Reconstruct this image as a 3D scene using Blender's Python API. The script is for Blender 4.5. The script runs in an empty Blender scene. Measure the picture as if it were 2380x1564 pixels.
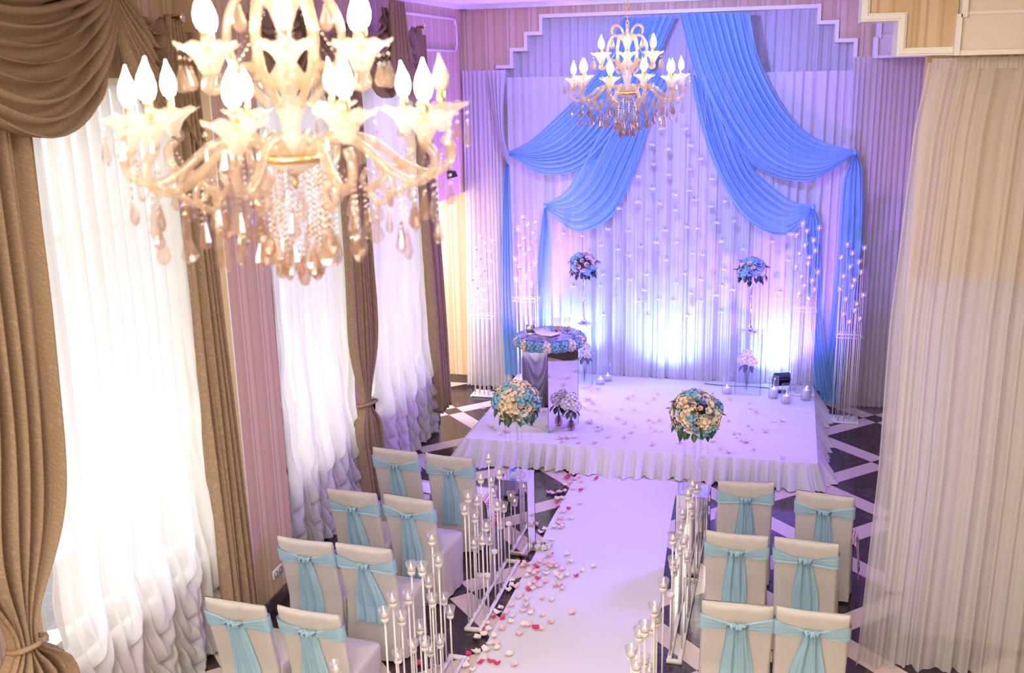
import bpy, math, random
import numpy as np
from mathutils import Vector, Matrix, Euler
random.seed(7)
rng = np.random.RandomState(7)
PI = math.pi
SC = bpy.context.scene
COL = SC.collection

# ------------------------------------------------------------------ camera
F_PX, PITCH, YAW, ROLL, CAM_Z = 2383.38, 0.255111, -0.267262, -0.023004, 4.45
def make_camera():
    cd = bpy.data.cameras.new('camera'); co = bpy.data.objects.new('camera', cd); COL.objects.link(co)
    cp, sp = math.cos(PITCH), math.sin(PITCH)
    fw = Vector((math.sin(YAW)*cp, math.cos(YAW)*cp, -sp))
    r0 = Vector((math.cos(YAW), -math.sin(YAW), 0)); u0 = r0.cross(fw)
    r = r0*math.cos(ROLL)+u0*math.sin(ROLL); u = u0*math.cos(ROLL)-r0*math.sin(ROLL)
    m = Matrix((r, u, -fw)).transposed().to_4x4(); m.translation = (0, 0, CAM_Z)
    co.matrix_world = m
    cd.sensor_fit = 'HORIZONTAL'; cd.sensor_width = 36; cd.lens = 36*F_PX/2380
    cd.clip_start = .05; cd.clip_end = 200
    cd.dof.use_dof = True; cd.dof.focus_distance = 10.0; cd.dof.aperture_fstop = 2.8
    SC.camera = co
make_camera()

# ------------------------------------------------------------------ world, lights, exposure
SC.cycles.max_bounces = 5; SC.cycles.diffuse_bounces = 3; SC.cycles.glossy_bounces = 3; SC.cycles.transmission_bounces = 3; SC.cycles.transparent_max_bounces = 12
SC.cycles.adaptive_threshold = .08
SC.view_settings.view_transform = 'Standard'
SC.view_settings.look = 'None'
SC.view_settings.gamma = 1
SC.view_settings.use_curve_mapping = False
SC.view_settings.exposure = 0.62
w = bpy.data.worlds.new('world'); SC.world = w; w.use_nodes = True
bg = w.node_tree.nodes['Background']; bg.inputs[0].default_value = (1, .98, .95, 1); bg.inputs[1].default_value = 2.3

def light(name, kind, loc, target, energy, color, size=.1, spot=90, blend=.6, sy=None):
    d = bpy.data.lights.new(name, kind); o = bpy.data.objects.new(name, d); COL.objects.link(o)
    o.location = loc; d.energy = energy; d.color = color
    if kind == 'AREA':
        d.size = size
        if sy: d.shape = 'RECTANGLE'; d.size_y = sy
    elif kind == 'SPOT': d.spot_size = math.radians(spot); d.spot_blend = blend; d.shadow_soft_size = size
    else: d.shadow_soft_size = size
    if target is not None:
        o.rotation_euler = (Vector(target)-Vector(loc)).to_track_quat('-Z', 'Y').to_euler()
    return o
# daylight entering the three tall windows and the alcove (portals guide the sky light)
for y0, y1 in ((4.75, 6.8), (7.72, 9.5), (9.95, 11.9)):
    p = light('window_daylight', 'AREA', (-4.75, (y0+y1)/2, 2.6), (0, (y0+y1)/2, 2.6), 10, (1, 1, 1), 3.5, sy=y1-y0)
    p.data.cycles.is_portal = True
light('alcove_daylight', 'AREA', (-6.0, 12.9, 1.9), (-4.4, 13.0, 1.2), 42, (1, .95, .86), 1.5, sy=2.2)
# unseen fill panels added under the ceiling to brighten the hall
light('added_ceiling_fill', 'AREA', (-1.4, -1.0, 5.15), (-1.4, -1.0, 0), 400, (1, .95, .90), 3.0)
light('added_ceiling_fill', 'AREA', (-0.6, 4.6, 5.2), (-0.6, 5.2, 0), 75, (1, .94, .88), 2.0)
# LED floodlights standing on the stage, right and left, then an added centre spot
VIOLET = (.29, .10, 1.0); BLUE = (.13, .24, 1.0)
light('led_flood', 'SPOT', (-.06, 13.37, .50), (-.26, 13.62, 1.4), 190, BLUE, .06, 150, 1)
light('led_flood', 'SPOT', (-2.76, 13.34, .62), (-2.76, 13.62, 1.4), 230, BLUE, .06, 150, 1)
light('led_flood', 'SPOT', (-1.5, 13.02, .40), (-1.48, 13.62, 1.5), 210, BLUE, .06, 125, 1)  # unseen spot added for the backdrop glow, no floodlight stands here
# violet wash spots added without fixtures: one low at each stage side, two above the stage
light('led_wash', 'SPOT', (-3.3, 12.9, .5), (-4.37, 12.9, 4.4), 950, VIOLET, .08, 110, 1)
light('led_wash', 'SPOT', (.30, 12.0, .6), (-.8, 13.7, 3.6), 380, VIOLET, .08, 130, 1)
light('led_wash', 'SPOT', (-1.45, 10.2, 5.15), (-1.45, 13.7, 3.0), 520, (.29, .29, 1.0), .1, 110, 1)
light('led_wash', 'SPOT', (1.6, 11.9, 4.6), (-3.6, 9.9, .4), 900, (.30, .13, 1.0), .6, 95, 1)

# ------------------------------------------------------------------ helpers
def tag(o, label=None, cat=None, group=None, kind=None):
    if label: o['label'] = label
    if cat: o['category'] = cat
    if group: o['group'] = group
    if kind: o['kind'] = kind
    return o
def empty(name, loc=(0, 0, 0), rz=0, label=None, cat=None, group=None, kind=None):
    o = bpy.data.objects.new(name, None); COL.objects.link(o)
    o.empty_display_size = .05; o.location = loc; o.rotation_euler = (0, 0, rz)
    return tag(o, label, cat, group, kind)
def mesh(name, vf, mat, smooth=True):
    v, f = vf
    me = bpy.data.meshes.new(name); me.from_pydata([tuple(map(float, p)) for p in v], [], [tuple(q) for q in f]); me.update()
    if smooth: me.polygons.foreach_set('use_smooth', [True]*len(me.polygons))
    if mat: me.materials.append(mat)
    return me
def put(name, me, parent=None, loc=(0, 0, 0), rot=(0, 0, 0), scale=1):
    o = bpy.data.objects.new(name, me); COL.objects.link(o); o.parent = parent
    o.location = loc; o.rotation_euler = rot
    o.scale = (scale,)*3 if isinstance(scale, (int, float)) else scale
    return o
def obj(name, vf, mat, parent=None, smooth=True, loc=(0, 0, 0), rot=(0, 0, 0)):
    return put(name, mesh(name, vf, mat, smooth), parent, loc, rot)
def join(*parts):
    V, Fc = [], []
    for v, f in parts:
        n = len(V); V.extend(v); Fc.extend([tuple(i+n for i in q) for q in f])
    return V, Fc
def xf(vf, loc=(0, 0, 0), rot=(0, 0, 0), s=1):
    m = Matrix.LocRotScale(Vector(loc), Euler(rot), Vector((s, s, s)) if isinstance(s, (int, float)) else Vector(s))
    return [m @ Vector(p) for p in vf[0]], vf[1]
def box(x0, x1, y0, y1, z0, z1, b=0):
    if b <= 0:
        v = [(x, y, z) for z in (z0, z1) for y in (y0, y1) for x in (x0, x1)]
        return v, [(0, 2, 3, 1), (4, 5, 7, 6), (0, 1, 5, 4), (2, 6, 7, 3), (0, 4, 6, 2), (1, 3, 7, 5)]
    v, f = [], []
    L = [(z0, b), (z0+b, 0), (z1-b, 0), (z1, b)]
    for z, i in L:
        X0, X1, Y0, Y1 = x0+i, x1-i, y0+i, y1-i
        c = b if i == 0 else b*.6
        v += [(X0+c, Y0, z), (X1-c, Y0, z), (X1, Y0+c, z), (X1, Y1-c, z), (X1-c, Y1, z), (X0+c, Y1, z), (X0, Y1-c, z), (X0, Y0+c, z)]
    for k in range(3):
        for j in range(8):
            f.append((k*8+j, k*8+(j+1) % 8, k*8+8+(j+1) % 8, k*8+8+j))
    f.append(tuple(range(7, -1, -1))); f.append(tuple(range(24, 32)))
    return v, f
def grid(fn, nu, nv, wrap=False, flip=False):
    v = [fn(i/(nu if wrap else nu-1), j/(nv-1)) for j in range(nv) for i in range(nu)]
    f = []
    for j in range(nv-1):
        for i in range(nu if wrap else nu-1):
            a, b = j*nu+i, j*nu+(i+1) % nu
            q = (a, b, b+nu, a+nu)
            f.append(q[::-1] if flip else q)
    return v, f
def lathe(prof, n=16, cap=False, rib=0, ribn=0):
    v, f = [], []
    for r, z in prof:
        for i in range(n):
            a = 2*PI*i/n; k = 1+rib*math.cos(ribn*a) if rib else 1
            v.append((r*k*math.cos(a), r*k*math.sin(a), z))
    for j in range(len(prof)-1):
        for i in range(n):
            f.append((j*n+i, j*n+(i+1) % n, (j+1)*n+(i+1) % n, (j+1)*n+i))
    if cap:
        f.append(tuple(range(n-1, -1, -1))); f.append(tuple(range((len(prof)-1)*n, len(prof)*n)))
    return v, f
def crom(pts, n):
    P = [Vector(p) for p in pts]; P = [2*P[0]-P[1]]+P+[2*P[-1]-P[-2]]
    out = []; m = len(P)-3
    for k in range(n):
        t = k/(n-1)*m; i = min(int(t), m-1); t -= i
        a, b, c, d = P[i], P[i+1], P[i+2], P[i+3]
        out.append(.5*((2*b)+(c-a)*t+(2*a-5*b+4*c-d)*t*t+(3*b-a-3*c+d)*t**3))
    return out
def tube(pts, r, n=8, cap=True, rfn=None):
    P = [Vector(p) for p in pts]; v, f = [], []
    T0 = (P[1]-P[0]).normalized()
    up = Vector((0, 0, 1)) if abs(T0.z) < .9 else Vector((1, 0, 0))
    N = T0.cross(up).normalized()
    for k, p in enumerate(P):
        T = (P[min(k+1, len(P)-1)]-P[max(k-1, 0)]).normalized()
        N = (N-T*N.dot(T)).normalized(); B = T.cross(N)
        rr = rfn(k/(len(P)-1)) if rfn else r
        for i in range(n):
            a = 2*PI*i/n; v.append(p+(N*math.cos(a)+B*math.sin(a))*rr)
    for k in range(len(P)-1):
        for i in range(n):
            f.append((k*n+i, k*n+(i+1) % n, (k+1)*n+(i+1) % n, (k+1)*n+i))
    if cap: f.append(tuple(range(n-1, -1, -1))); f.append(tuple(range((len(P)-1)*n, len(P)*n)))
    return v, f
def extrude_poly(poly, y0, y1):
    """poly in (x, z), extruded along y."""
    n = len(poly)
    v = [(x, y0, z) for x, z in poly]+[(x, y1, z) for x, z in poly]
    f = [tuple(range(n)), tuple(range(2*n-1, n-1, -1))]
    f += [(i, i+n, (i+1) % n+n, (i+1) % n) for i in range(n)]
    return v, f
class Noise1:
    def __init__(s, seed, k=64): s.v = np.random.RandomState(seed).rand(k)*2-1
    def __call__(s, x):
        k = len(s.v); i = math.floor(x); t = x-i; t = t*t*(3-2*t)
        return s.v[i % k]*(1-t)+s.v[(i+1) % k]*t
def smooth(a, b, x):
    t = min(1, max(0, (x-a)/(b-a))); return t*t*(3-2*t)

# ------------------------------------------------------------------ materials
MATS = {}
def nodes(name):
    m = bpy.data.materials.new(name); m.use_nodes = True
    nt = m.node_tree; MATS[name] = m
    return m, nt, nt.nodes['Principled BSDF'], nt.nodes['Material Output']
def N(nt, t, **kw):
    n = nt.nodes.new('ShaderNode'+t)
    for k, v in kw.items():
        if k.startswith('i_'): n.inputs[k[2:]].default_value = v
        elif k.startswith('n_'): n.inputs[int(k[2:])].default_value = v
        else: setattr(n, k, v)
    return n
def c4(c): return (c[0], c[1], c[2], 1)
def plain(name, col, rough=.5, metal=0, var=0, vscale=20, bump=0, bscale=200, spec=.5, emis=None, es=0, sub=0):
    m, nt, p, o = nodes(name)
    p.inputs['Base Color'].default_value = c4(col); p.inputs['Roughness'].default_value = rough
    p.inputs['Metallic'].default_value = metal; p.inputs['Specular IOR Level'].default_value = spec
    tc = None
    if var or bump: tc = N(nt, 'TexCoord')
    if var:
        n = N(nt, 'TexNoise', i_Scale=vscale, i_Detail=4.0); nt.links.new(tc.outputs['Object'], n.inputs['Vector'])
        r = N(nt, 'ValToRGB'); r.color_ramp.elements[0].color = c4([k*(1-var) for k in col]); r.color_ramp.elements[1].color = c4([min(1, k*(1+var)) for k in col])
        r.color_ramp.elements[0].position = .3; r.color_ramp.elements[1].position = .7
        nt.links.new(n.outputs[0], r.inputs[0]); nt.links.new(r.outputs[0], p.inputs['Base Color'])
    if bump:
        n = N(nt, 'TexNoise', i_Scale=bscale, i_Detail=3.0); nt.links.new(tc.outputs['Object'], n.inputs['Vector'])
        b = N(nt, 'Bump', i_Strength=bump, i_Distance=.01); nt.links.new(n.outputs[0], b.inputs['Height']); nt.links.new(b.outputs[0], p.inputs['Normal'])
    if emis: p.inputs['Emission Color'].default_value = c4(emis); p.inputs['Emission Strength'].default_value = es
    return m
def cloth(name, col, transp=0, transl=.4, rough=.9, var=.05, vscale=60, pattern=None, pcol=None):
    """woven fabric: diffuse + translucent + see-through share; optional damask pattern."""
    m, nt, p, o = nodes(name); nt.nodes.remove(p)
    tc = N(nt, 'TexCoord')
    n = N(nt, 'TexNoise', i_Scale=vscale, i_Detail=5.0); nt.links.new(tc.outputs['Object'], n.inputs['Vector'])
    r = N(nt, 'ValToRGB'); r.color_ramp.elements[0].color = c4([k*(1-var) for k in col]); r.color_ramp.elements[1].color = c4([min(1, k*(1+var)) for k in col])
    nt.links.new(n.outputs[0], r.inputs[0]); colout = r.outputs[0]
    if pattern:
        wv = N(nt, 'TexWave', wave_type='RINGS', rings_direction='SPHERICAL', i_Scale=pattern, i_Distortion=9.0, i_Detail=1.0)
        wv.inputs['Detail Scale'].default_value = 1.4
        vo = N(nt, 'TexVoronoi', i_Scale=pattern*1.2); nt.links.new(tc.outputs['Object'], vo.inputs['Vector'])
        nt.links.new(vo.outputs['Position'], wv.inputs['Vector']) if False else nt.links.new(tc.outputs['Object'], wv.inputs['Vector'])
        rr = N(nt, 'ValToRGB'); rr.color_ramp.elements[0].position = .8; rr.color_ramp.elements[1].position = .95
        nt.links.new(wv.outputs[0], rr.inputs[0])
        mx = N(nt, 'MixRGB'); mx.inputs[2].default_value = c4(pcol); nt.links.new(rr.outputs[0], mx.inputs[0]); nt.links.new(colout, mx.inputs[1]); colout = mx.outputs[0]
    d = N(nt, 'BsdfDiffuse'); t = N(nt, 'BsdfTranslucent'); mix = N(nt, 'MixShader', n_0=transl)
    nt.links.new(colout, d.inputs[0]); nt.links.new(colout, t.inputs[0])
    nt.links.new(d.outputs[0], mix.inputs[1]); nt.links.new(t.outputs[0], mix.inputs[2]); last = mix.outputs[0]
    if transp:
        tr = N(nt, 'BsdfTransparent'); m2 = N(nt, 'MixShader', n_0=transp)
        nt.links.new(last, m2.inputs[1]); nt.links.new(tr.outputs[0], m2.inputs[2]); last = m2.outputs[0]
    nt.links.new(last, o.inputs[0]); return m
def glassy(name, tint=(1, 1, 1), gloss=.25, body=0, bcol=(1, 1, 1), rough=.03, edge=.35):
    """thin clear glass: see-through with fresnel reflections and a little milky body."""
    m, nt, p, o = nodes(name); nt.nodes.remove(p)
    tr = N(nt, 'BsdfTransparent'); tr.inputs[0].default_value = c4(tint)
    g = N(nt, 'BsdfGlossy', i_Roughness=rough); lw = N(nt, 'LayerWeight', i_Blend=.5)
    pw = N(nt, 'Math', operation='POWER'); pw.inputs[1].default_value = 5*(1-edge); nt.links.new(lw.outputs['Facing'], pw.inputs[0])
    ma = N(nt, 'Math', operation='MULTIPLY_ADD'); ma.inputs[1].default_value = .2+gloss*.8; ma.inputs[2].default_value = gloss*.22; ma.use_clamp = True
    nt.links.new(pw.outputs[0], ma.inputs[0])
    mx = N(nt, 'MixShader'); nt.links.new(ma.outputs[0], mx.inputs[0]); nt.links.new(tr.outputs[0], mx.inputs[1]); nt.links.new(g.outputs[0], mx.inputs[2]); last = mx.outputs[0]
    if body:
        d = N(nt, 'BsdfDiffuse'); t = N(nt, 'BsdfTranslucent'); d.inputs[0].default_value = c4(bcol); t.inputs[0].default_value = c4(bcol)
        dm = N(nt, 'MixShader', n_0=.5); nt.links.new(d.outputs[0], dm.inputs[1]); nt.links.new(t.outputs[0], dm.inputs[2])
        m3 = N(nt, 'MixShader', n_0=body); nt.links.new(last, m3.inputs[1]); nt.links.new(dm.outputs[0], m3.inputs[2]); last = m3.outputs[0]
    nt.links.new(last, o.inputs[0]); return m
def emit(name, col, s):
    m, nt, p, o = nodes(name); nt.nodes.remove(p)
    e = N(nt, 'Emission'); e.inputs[0].default_value = c4(col); e.inputs[1].default_value = s
    nt.links.new(e.outputs[0], o.inputs[0]); return m
def wallpaper(name, axis, cols, period):
    """vertical stripes of woven wallpaper along a world axis."""
    m, nt, p, o = nodes(name); p.inputs['Roughness'].default_value = .75
    tc = N(nt, 'TexCoord'); sp = N(nt, 'SeparateXYZ'); nt.links.new(tc.outputs['Object'], sp.inputs[0])
    a = N(nt, 'Math', operation='MULTIPLY'); a.inputs[1].default_value = 1/period; nt.links.new(sp.outputs[axis], a.inputs[0])
    fr = N(nt, 'Math', operation='FRACT'); nt.links.new(a.outputs[0], fr.inputs[0])
    r = N(nt, 'ValToRGB'); r.color_ramp.interpolation = 'CONSTANT'
    e = r.color_ramp.elements
    stops = [(0, 0), (.34, 1), (.40, 0), (.44, 1), (.5, 0), (.52, 2), (.62, 1), (.68, 2), (.86, 0), (.93, 1)]
    e[0].position = 0; e[0].color = c4(cols[0]); e[1].position = stops[1][0]; e[1].color = c4(cols[stops[1][1]])
    for pos, k in stops[2:]:
        q = e.new(pos); q.color = c4(cols[k])
    nt.links.new(fr.outputs[0], r.inputs[0])
    n = N(nt, 'TexNoise', i_Scale=120.0); nt.links.new(tc.outputs['Object'], n.inputs['Vector'])
    mx = N(nt, 'MixRGB', blend_type='MULTIPLY', n_0=.12); nt.links.new(r.outputs[0], mx.inputs[1]); nt.links.new(n.outputs[0], mx.inputs[2])
    nt.links.new(mx.outputs[0], p.inputs['Base Color'])
    b = N(nt, 'Bump', i_Strength=.15, i_Distance=.005); nt.links.new(n.outputs[0], b.inputs['Height']); nt.links.new(b.outputs[0], p.inputs['Normal'])
    return m
def marble(name, base, vein, rough, scale=3, speck=.5):
    m, nt, p, o = nodes(name); p.inputs['Roughness'].default_value = rough
    tc = N(nt, 'TexCoord'); n = N(nt, 'TexNoise', i_Scale=float(scale), i_Detail=9.0, i_Roughness=.7, i_Distortion=.6); nt.links.new(tc.outputs['Object'], n.inputs['Vector'])
    r = N(nt, 'ValToRGB'); r.color_ramp.elements[0].color = c4(base); r.color_ramp.elements[1].color = c4(vein)
    r.color_ramp.elements[0].position = .52; r.color_ramp.elements[1].position = .52+speck*.5
    nt.links.new(n.outputs[0], r.inputs[0]); nt.links.new(r.outputs[0], p.inputs['Base Color']); return m

WP = [(.70, .49, .29), (.60, .41, .25), (.75, .57, .37)]
M_WPX = wallpaper('wallpaper_striped_x', 0, WP, .30)
M_WPY = wallpaper('wallpaper_striped_y', 1, WP, .30)
M_CEIL = plain('ceiling_paint', (.85, .82, .8), .8)
M_TRIM = plain('white_trim', (.86, .82, .76), .45)
M_PANEL = plain('cream_panel', (.80, .70, .58), .6, bump=.1, bscale=60)
M_BASE = marble('baseboard_stone', (.10, .07, .06), (.3, .22, .17), .3, 8)
M_DARK = marble('dark_tile', (.038, .022, .024), (.19, .13, .12), .16, 7, .55)
M_LIGHT = marble('light_tile', (.72, .58, .48), (.80, .68, .58), .2, 2, .6)
M_GROUT = plain('grout', (.2, .16, .14), .9)
M_SHEER = cloth('white_sheer', (.90, .88, .85), .16, .5, var=.02)
M_BACK = cloth('backdrop_sheer', (.84, .80, .82), .10, .35, var=.03)
M_RSHEER = cloth('cream_sheer', (.86, .82, .77), .30, .45, var=.03)
M_BLUE = cloth('blue_organza', (.29, .54, .79), .05, .30, var=.04, vscale=90)
M_SASH = cloth('sash_organza', (.45, .68, .80), .0, .25, var=.07, vscale=120)
M_DRAPE = cloth('brocade_drape', (.37, .255, .16), 0, .08, var=.08, vscale=90, pattern=16.0, pcol=(.45, .315, .20))
M_LINING = cloth('drape_lining', (.5, .36, .2), 0, .3)
M_COVER = cloth('chair_cover', (.65, .605, .56), 0, .1, var=.05, vscale=250)
M_STAGE = cloth('stage_cloth', (.80, .77, .80), 0, .05, var=.03, vscale=80)
M_CARPET = cloth('white_runner', (.80, .76, .78), 0, .02, var=.04, vscale=220)
M_MIRROR = plain('mirror_glass', (.86, .84, .86), .02, 1.0)
M_MEDGE = plain('mirror_edge', (.02, .05, .07), .1)
M_GLASS = glassy('clear_glass', (.97, .98, 1), .2, .025, (1, 1, 1), .03, .45)
M_VGLASS = glassy('votive_glass', (.98, .97, .96), .45, .16, (1, .95, .92), edge=.5)
M_GEDGE = plain('glass_edge', (.03, .12, .35), .1)
M_SMOKE = glassy('smoky_vase', (.75, .62, .58), .25)
M_WHITEMETAL = plain('white_painted_metal', (.82, .78, .74), .45, var=.08, vscale=30)
M_SILVER = plain('silver', (.8, .78, .8), .18, 1.0)
M_GOLD = plain('gilt_metal', (.95, .72, .42), .28, 1.0)
M_WAX = plain('candle_wax', (.92, .84, .78), .5)
M_FLAME = emit('candle_flame', (1, .70, .36), 9)
M_ALU = plain('tealight_tin', (.6, .56, .55), .3, 1.0)
M_BULB = emit('lit_bulb', (1, .84, .64), 24)
M_UNLIT = plain('unlit_bulb', (.90, .80, .62), .15)
M_CRYS = glassy('crystal', (.96, .90, .85), .6, .08, (.9, .75, .6), .06, .5)
M_CRYSD = glassy('smoky_crystal', (.86, .74, .66), .6, .10, (.8, .6, .46), .06, .5)
M_ARM = glassy('glass_arm', (.96, .88, .78), .55, .22, (.96, .82, .68), .08, .5)
M_CUP = glassy('etched_cup', (.98, .94, .88), .35, .38, (1, .90, .80), .1, .4)
M_LEAF = plain('leaf_green', (.035, .085, .035), .4, var=.3)
M_LEAFB = plain('leaf_dark', (.02, .04, .05), .4, var=.3)
M_ROSE = plain('cream_rose', (.86, .68, .48), .7, var=.1)
M_ROSEW = plain('white_rose', (.88, .80, .68), .7, var=.06)
M_PEACH = plain('peach_rose', (.90, .50, .32), .7, var=.1)
M_HYDW = plain('white_hydrangea', (.86, .80, .76), .8, var=.08)
M_HYDB = plain('blue_hydrangea', (.25, .50, .68), .8, var=.25, vscale=60)
M_HYDC = plain('cream_hydrangea', (.88, .72, .52), .8, var=.08)
M_BERRY = plain('pale_berry', (.45, .60, .60), .5)
M_STEM = plain('flower_stem', (.05, .09, .04), .5)
M_PW = plain('petal_white', (.85, .76, .66), .6, var=.1, vscale=80)
M_PP = plain('petal_pink', (.88, .56, .54), .6, var=.25, vscale=60)
M_PR = plain('petal_red', (.72, .04, .14), .6, var=.2)
M_BLACK = plain('black_plastic', (.012, .012, .016), .4)
M_LENS = emit('led_lens', (.35, .45, 1), 30)
M_WHITEP = plain('white_plastic', (.85, .83, .8), .4)
for m_ in (M_FLAME, M_LENS): m_.cycles.emission_sampling = 'NONE'
M_HOLE = plain('socket_hole', (.05, .05, .05), .6)
# ------------------------------------------------------------------ measured positions (metres)
AISLE_L1=[(-2.4,7.908,1.236),(-2.4,7.669,1.148),(-2.4,7.968,0.999),(-2.29,7.849,1.124),(-2.4,8.017,0.877),(-2.4,7.309,1.127),(-2.4,7.542,1.001),(-2.4,7.209,1.063),(-2.4,7.463,0.883),(-2.29,7.764,0.87),(-2.4,8.346,0.584),(-2.29,7.423,0.833),(-2.4,8.219,0.478),(-2.29,8.101,0.572),(-2.4,7.419,0.668),(-2.29,7.305,0.768),(-2.4,7.869,0.483),(-2.29,7.635,0.527),(-2.4,7.543,0.34),(-2.29,7.408,0.422)]
AISLE_L2=[(-2.4,6.436,1.173),(-2.29,6.252,1.103),(-2.4,6.005,1.155),(-2.29,5.926,1.201),(-2.4,6.329,0.887),(-2.4,5.65,1.105),(-2.4,5.921,0.976),(-2.29,6.091,0.874),(-2.4,6.634,0.579),(-2.4,5.504,1.078),(-2.4,5.782,0.894),(-2.29,6.452,0.583),(-2.4,6.109,0.64),(-2.4,5.679,0.669),(-2.4,5.959,0.578),(-2.29,5.901,0.646),(-2.4,6.297,0.345),(-2.29,6.21,0.481)]
AISLE_L3=[(-2.4,4.768,1.142),(-2.29,4.3,0.9),(-2.4,4.1,0.8),(-2.29,3.95,0.6)]
AISLE_R1=[(-0.66,7.874,1.152),(-0.66,8.295,0.95),(-0.66,7.485,1.238),(-0.66,7.706,1.034),(-0.66,7.819,0.918),(-0.74,7.901,0.885),(-0.74,7.942,0.833),(-0.74,7.797,0.796),(-0.74,7.179,0.996),(-0.66,7.219,0.958),(-0.74,7.748,0.631),(-0.66,7.464,0.716),(-0.74,7.213,0.777),(-0.74,7.32,0.659),(-0.74,7.112,0.588)]
AISLE_R2=[(-0.74,6.6,0.911),(-0.74,6.092,0.995),(-0.74,6.13,0.946),(-0.74,6.242,0.836),(-0.8,6.49,0.628),(-0.74,5.625,1.123),(-0.8,5.836,0.957),(-0.8,5.48,1.035),(-0.8,6.1,0.603),(-0.74,5.277,1.082),(-0.8,6.343,0.374)]
TALL_L1=[(-4.07,13.36,2.219),(-3.902,13.36,2.165),(-4.003,13.36,2.122),(-4.139,13.36,2.063),(-3.933,13.3,2.023),(-4.07,13.3,1.941),(-3.926,13.3,1.893),(-4.116,13.24,1.851),(-3.995,13.24,1.788),(-4.059,13.24,1.714),(-4.174,13.24,1.659),(-3.9,13.18,1.617),(-4.088,13.18,1.559),(-3.975,13.18,1.511),(-4.086,13.12,1.447),(-3.952,13.12,1.385),(-4.148,13.12,1.334),(-4.013,13.12,1.276)]
TALL_L2=[(-3.45,13.31,2.502),(-3.272,13.31,2.44),(-3.382,13.31,2.398),(-3.517,13.31,2.34),(-3.29,13.25,2.303),(-3.428,13.25,2.226),(-3.29,13.25,2.176),(-3.474,13.19,2.134),(-3.341,13.19,2.084),(-3.408,13.19,2.014),(-3.536,13.19,1.95),(-3.253,13.13,1.912),(-3.464,13.13,1.855),(-3.323,13.13,1.808),(-3.362,13.07,1.742),(-3.497,13.07,1.693),(-3.299,13.07,1.632),(-3.432,13.07,1.577)]
TALL_R1=[(0.175,13.36,2.468),(0.376,13.36,2.416),(0.231,13.36,2.372),(0.107,13.36,2.32),(0.315,13.3,2.268),(0.213,13.3,2.202),(0.34,13.3,2.139),(0.15,13.24,2.103),(0.271,13.24,2.057),(0.115,13.24,1.935),(0.262,13.24,1.988),(0.383,13.18,1.887),(0.188,13.18,1.825),(0.323,13.18,1.775),(0.225,13.12,1.722),(0.353,13.12,1.677),(0.167,13.12,1.614),(0.292,13.12,1.551)]
TALL_R2=[(0.718,13.21,2.236),(0.922,13.21,2.2),(0.783,13.21,2.129),(0.654,13.21,2.077),(0.863,13.15,2.038),(0.76,13.15,1.97),(0.895,13.15,1.908),(0.691,13.09,1.863),(0.821,13.09,1.814),(0.655,13.09,1.694),(0.798,13.09,1.74),(0.929,13.03,1.641),(0.729,13.03,1.587),(0.862,13.03,1.531),(0.84,12.97,1.464),(0.709,12.97,1.41),(0.905,12.97,1.361),(0.783,12.97,1.315)]
GLOBES=[(-1.621,13.404,3.688),(-1.315,13.39,3.687),(-1.752,13.42,3.485),(-1.527,13.395,3.43),(-1.242,13.387,3.475),(-1.113,13.42,3.306),(-1.734,13.472,3.23),(-1.255,13.46,3.165),(-1.528,13.457,3.097),(-1.915,13.402,3.08),(-0.971,13.434,3.051),(-1.733,13.408,2.922),(-1.249,13.397,2.901),(-1.433,13.391,2.849),(-1.917,13.401,2.745),(-1.192,13.473,2.773),(-1.64,13.463,2.722),(-0.979,13.461,2.697),(-0.796,13.46,2.762),(-2.164,13.399,2.66),(-1.423,13.411,2.645),(-1.785,13.443,2.519),(-0.897,13.453,2.485),(-0.672,13.465,2.504),(-2.326,13.468,2.375),(-2.034,13.389,2.366),(-1.563,13.441,2.372),(-1.281,13.447,2.422),(-1.131,13.431,2.41),(-1.668,13.398,2.219),(-1.404,13.427,2.223),(-0.824,13.389,2.253),(-2.411,13.473,2.15),(-1.882,13.467,2.145),(-2.185,13.435,2.108),(-0.541,13.41,2.153),(-1.204,13.471,2.075),(-1.072,13.437,2.066),(-2.05,13.468,2.025),(-1.546,13.465,1.976),(-2.386,13.431,1.762),(-2.19,13.421,1.721),(-1.799,13.44,1.777),(-1.292,13.423,1.808),(-0.78,13.396,1.885),(-2.016,13.411,1.71),(-2.427,13.461,1.6),(-1.395,13.384,1.693),(-1.084,13.385,1.742),(-0.805,13.443,1.656),(-1.823,13.408,1.573),(-1.201,13.433,1.552),(-0.882,13.427,1.532),(-0.663,13.414,1.613),(-2.21,13.48,1.448),(-1.891,13.4,1.422),(-1.433,13.421,1.443),(-1.072,13.4,1.452),(-1.637,13.443,1.449),(-2.373,13.408,1.21),(-1.778,13.416,1.223),(-1.245,13.455,1.235),(-0.806,13.412,1.311),(-0.185,13.436,2.253),(0.023,13.47,2.014),(-0.066,13.39,1.611),(0.037,13.386,2.364),(-2.916,13.403,2.316),(-2.673,13.457,2.276),(-2.569,13.442,2.055),(-2.789,13.404,1.596)]
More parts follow.
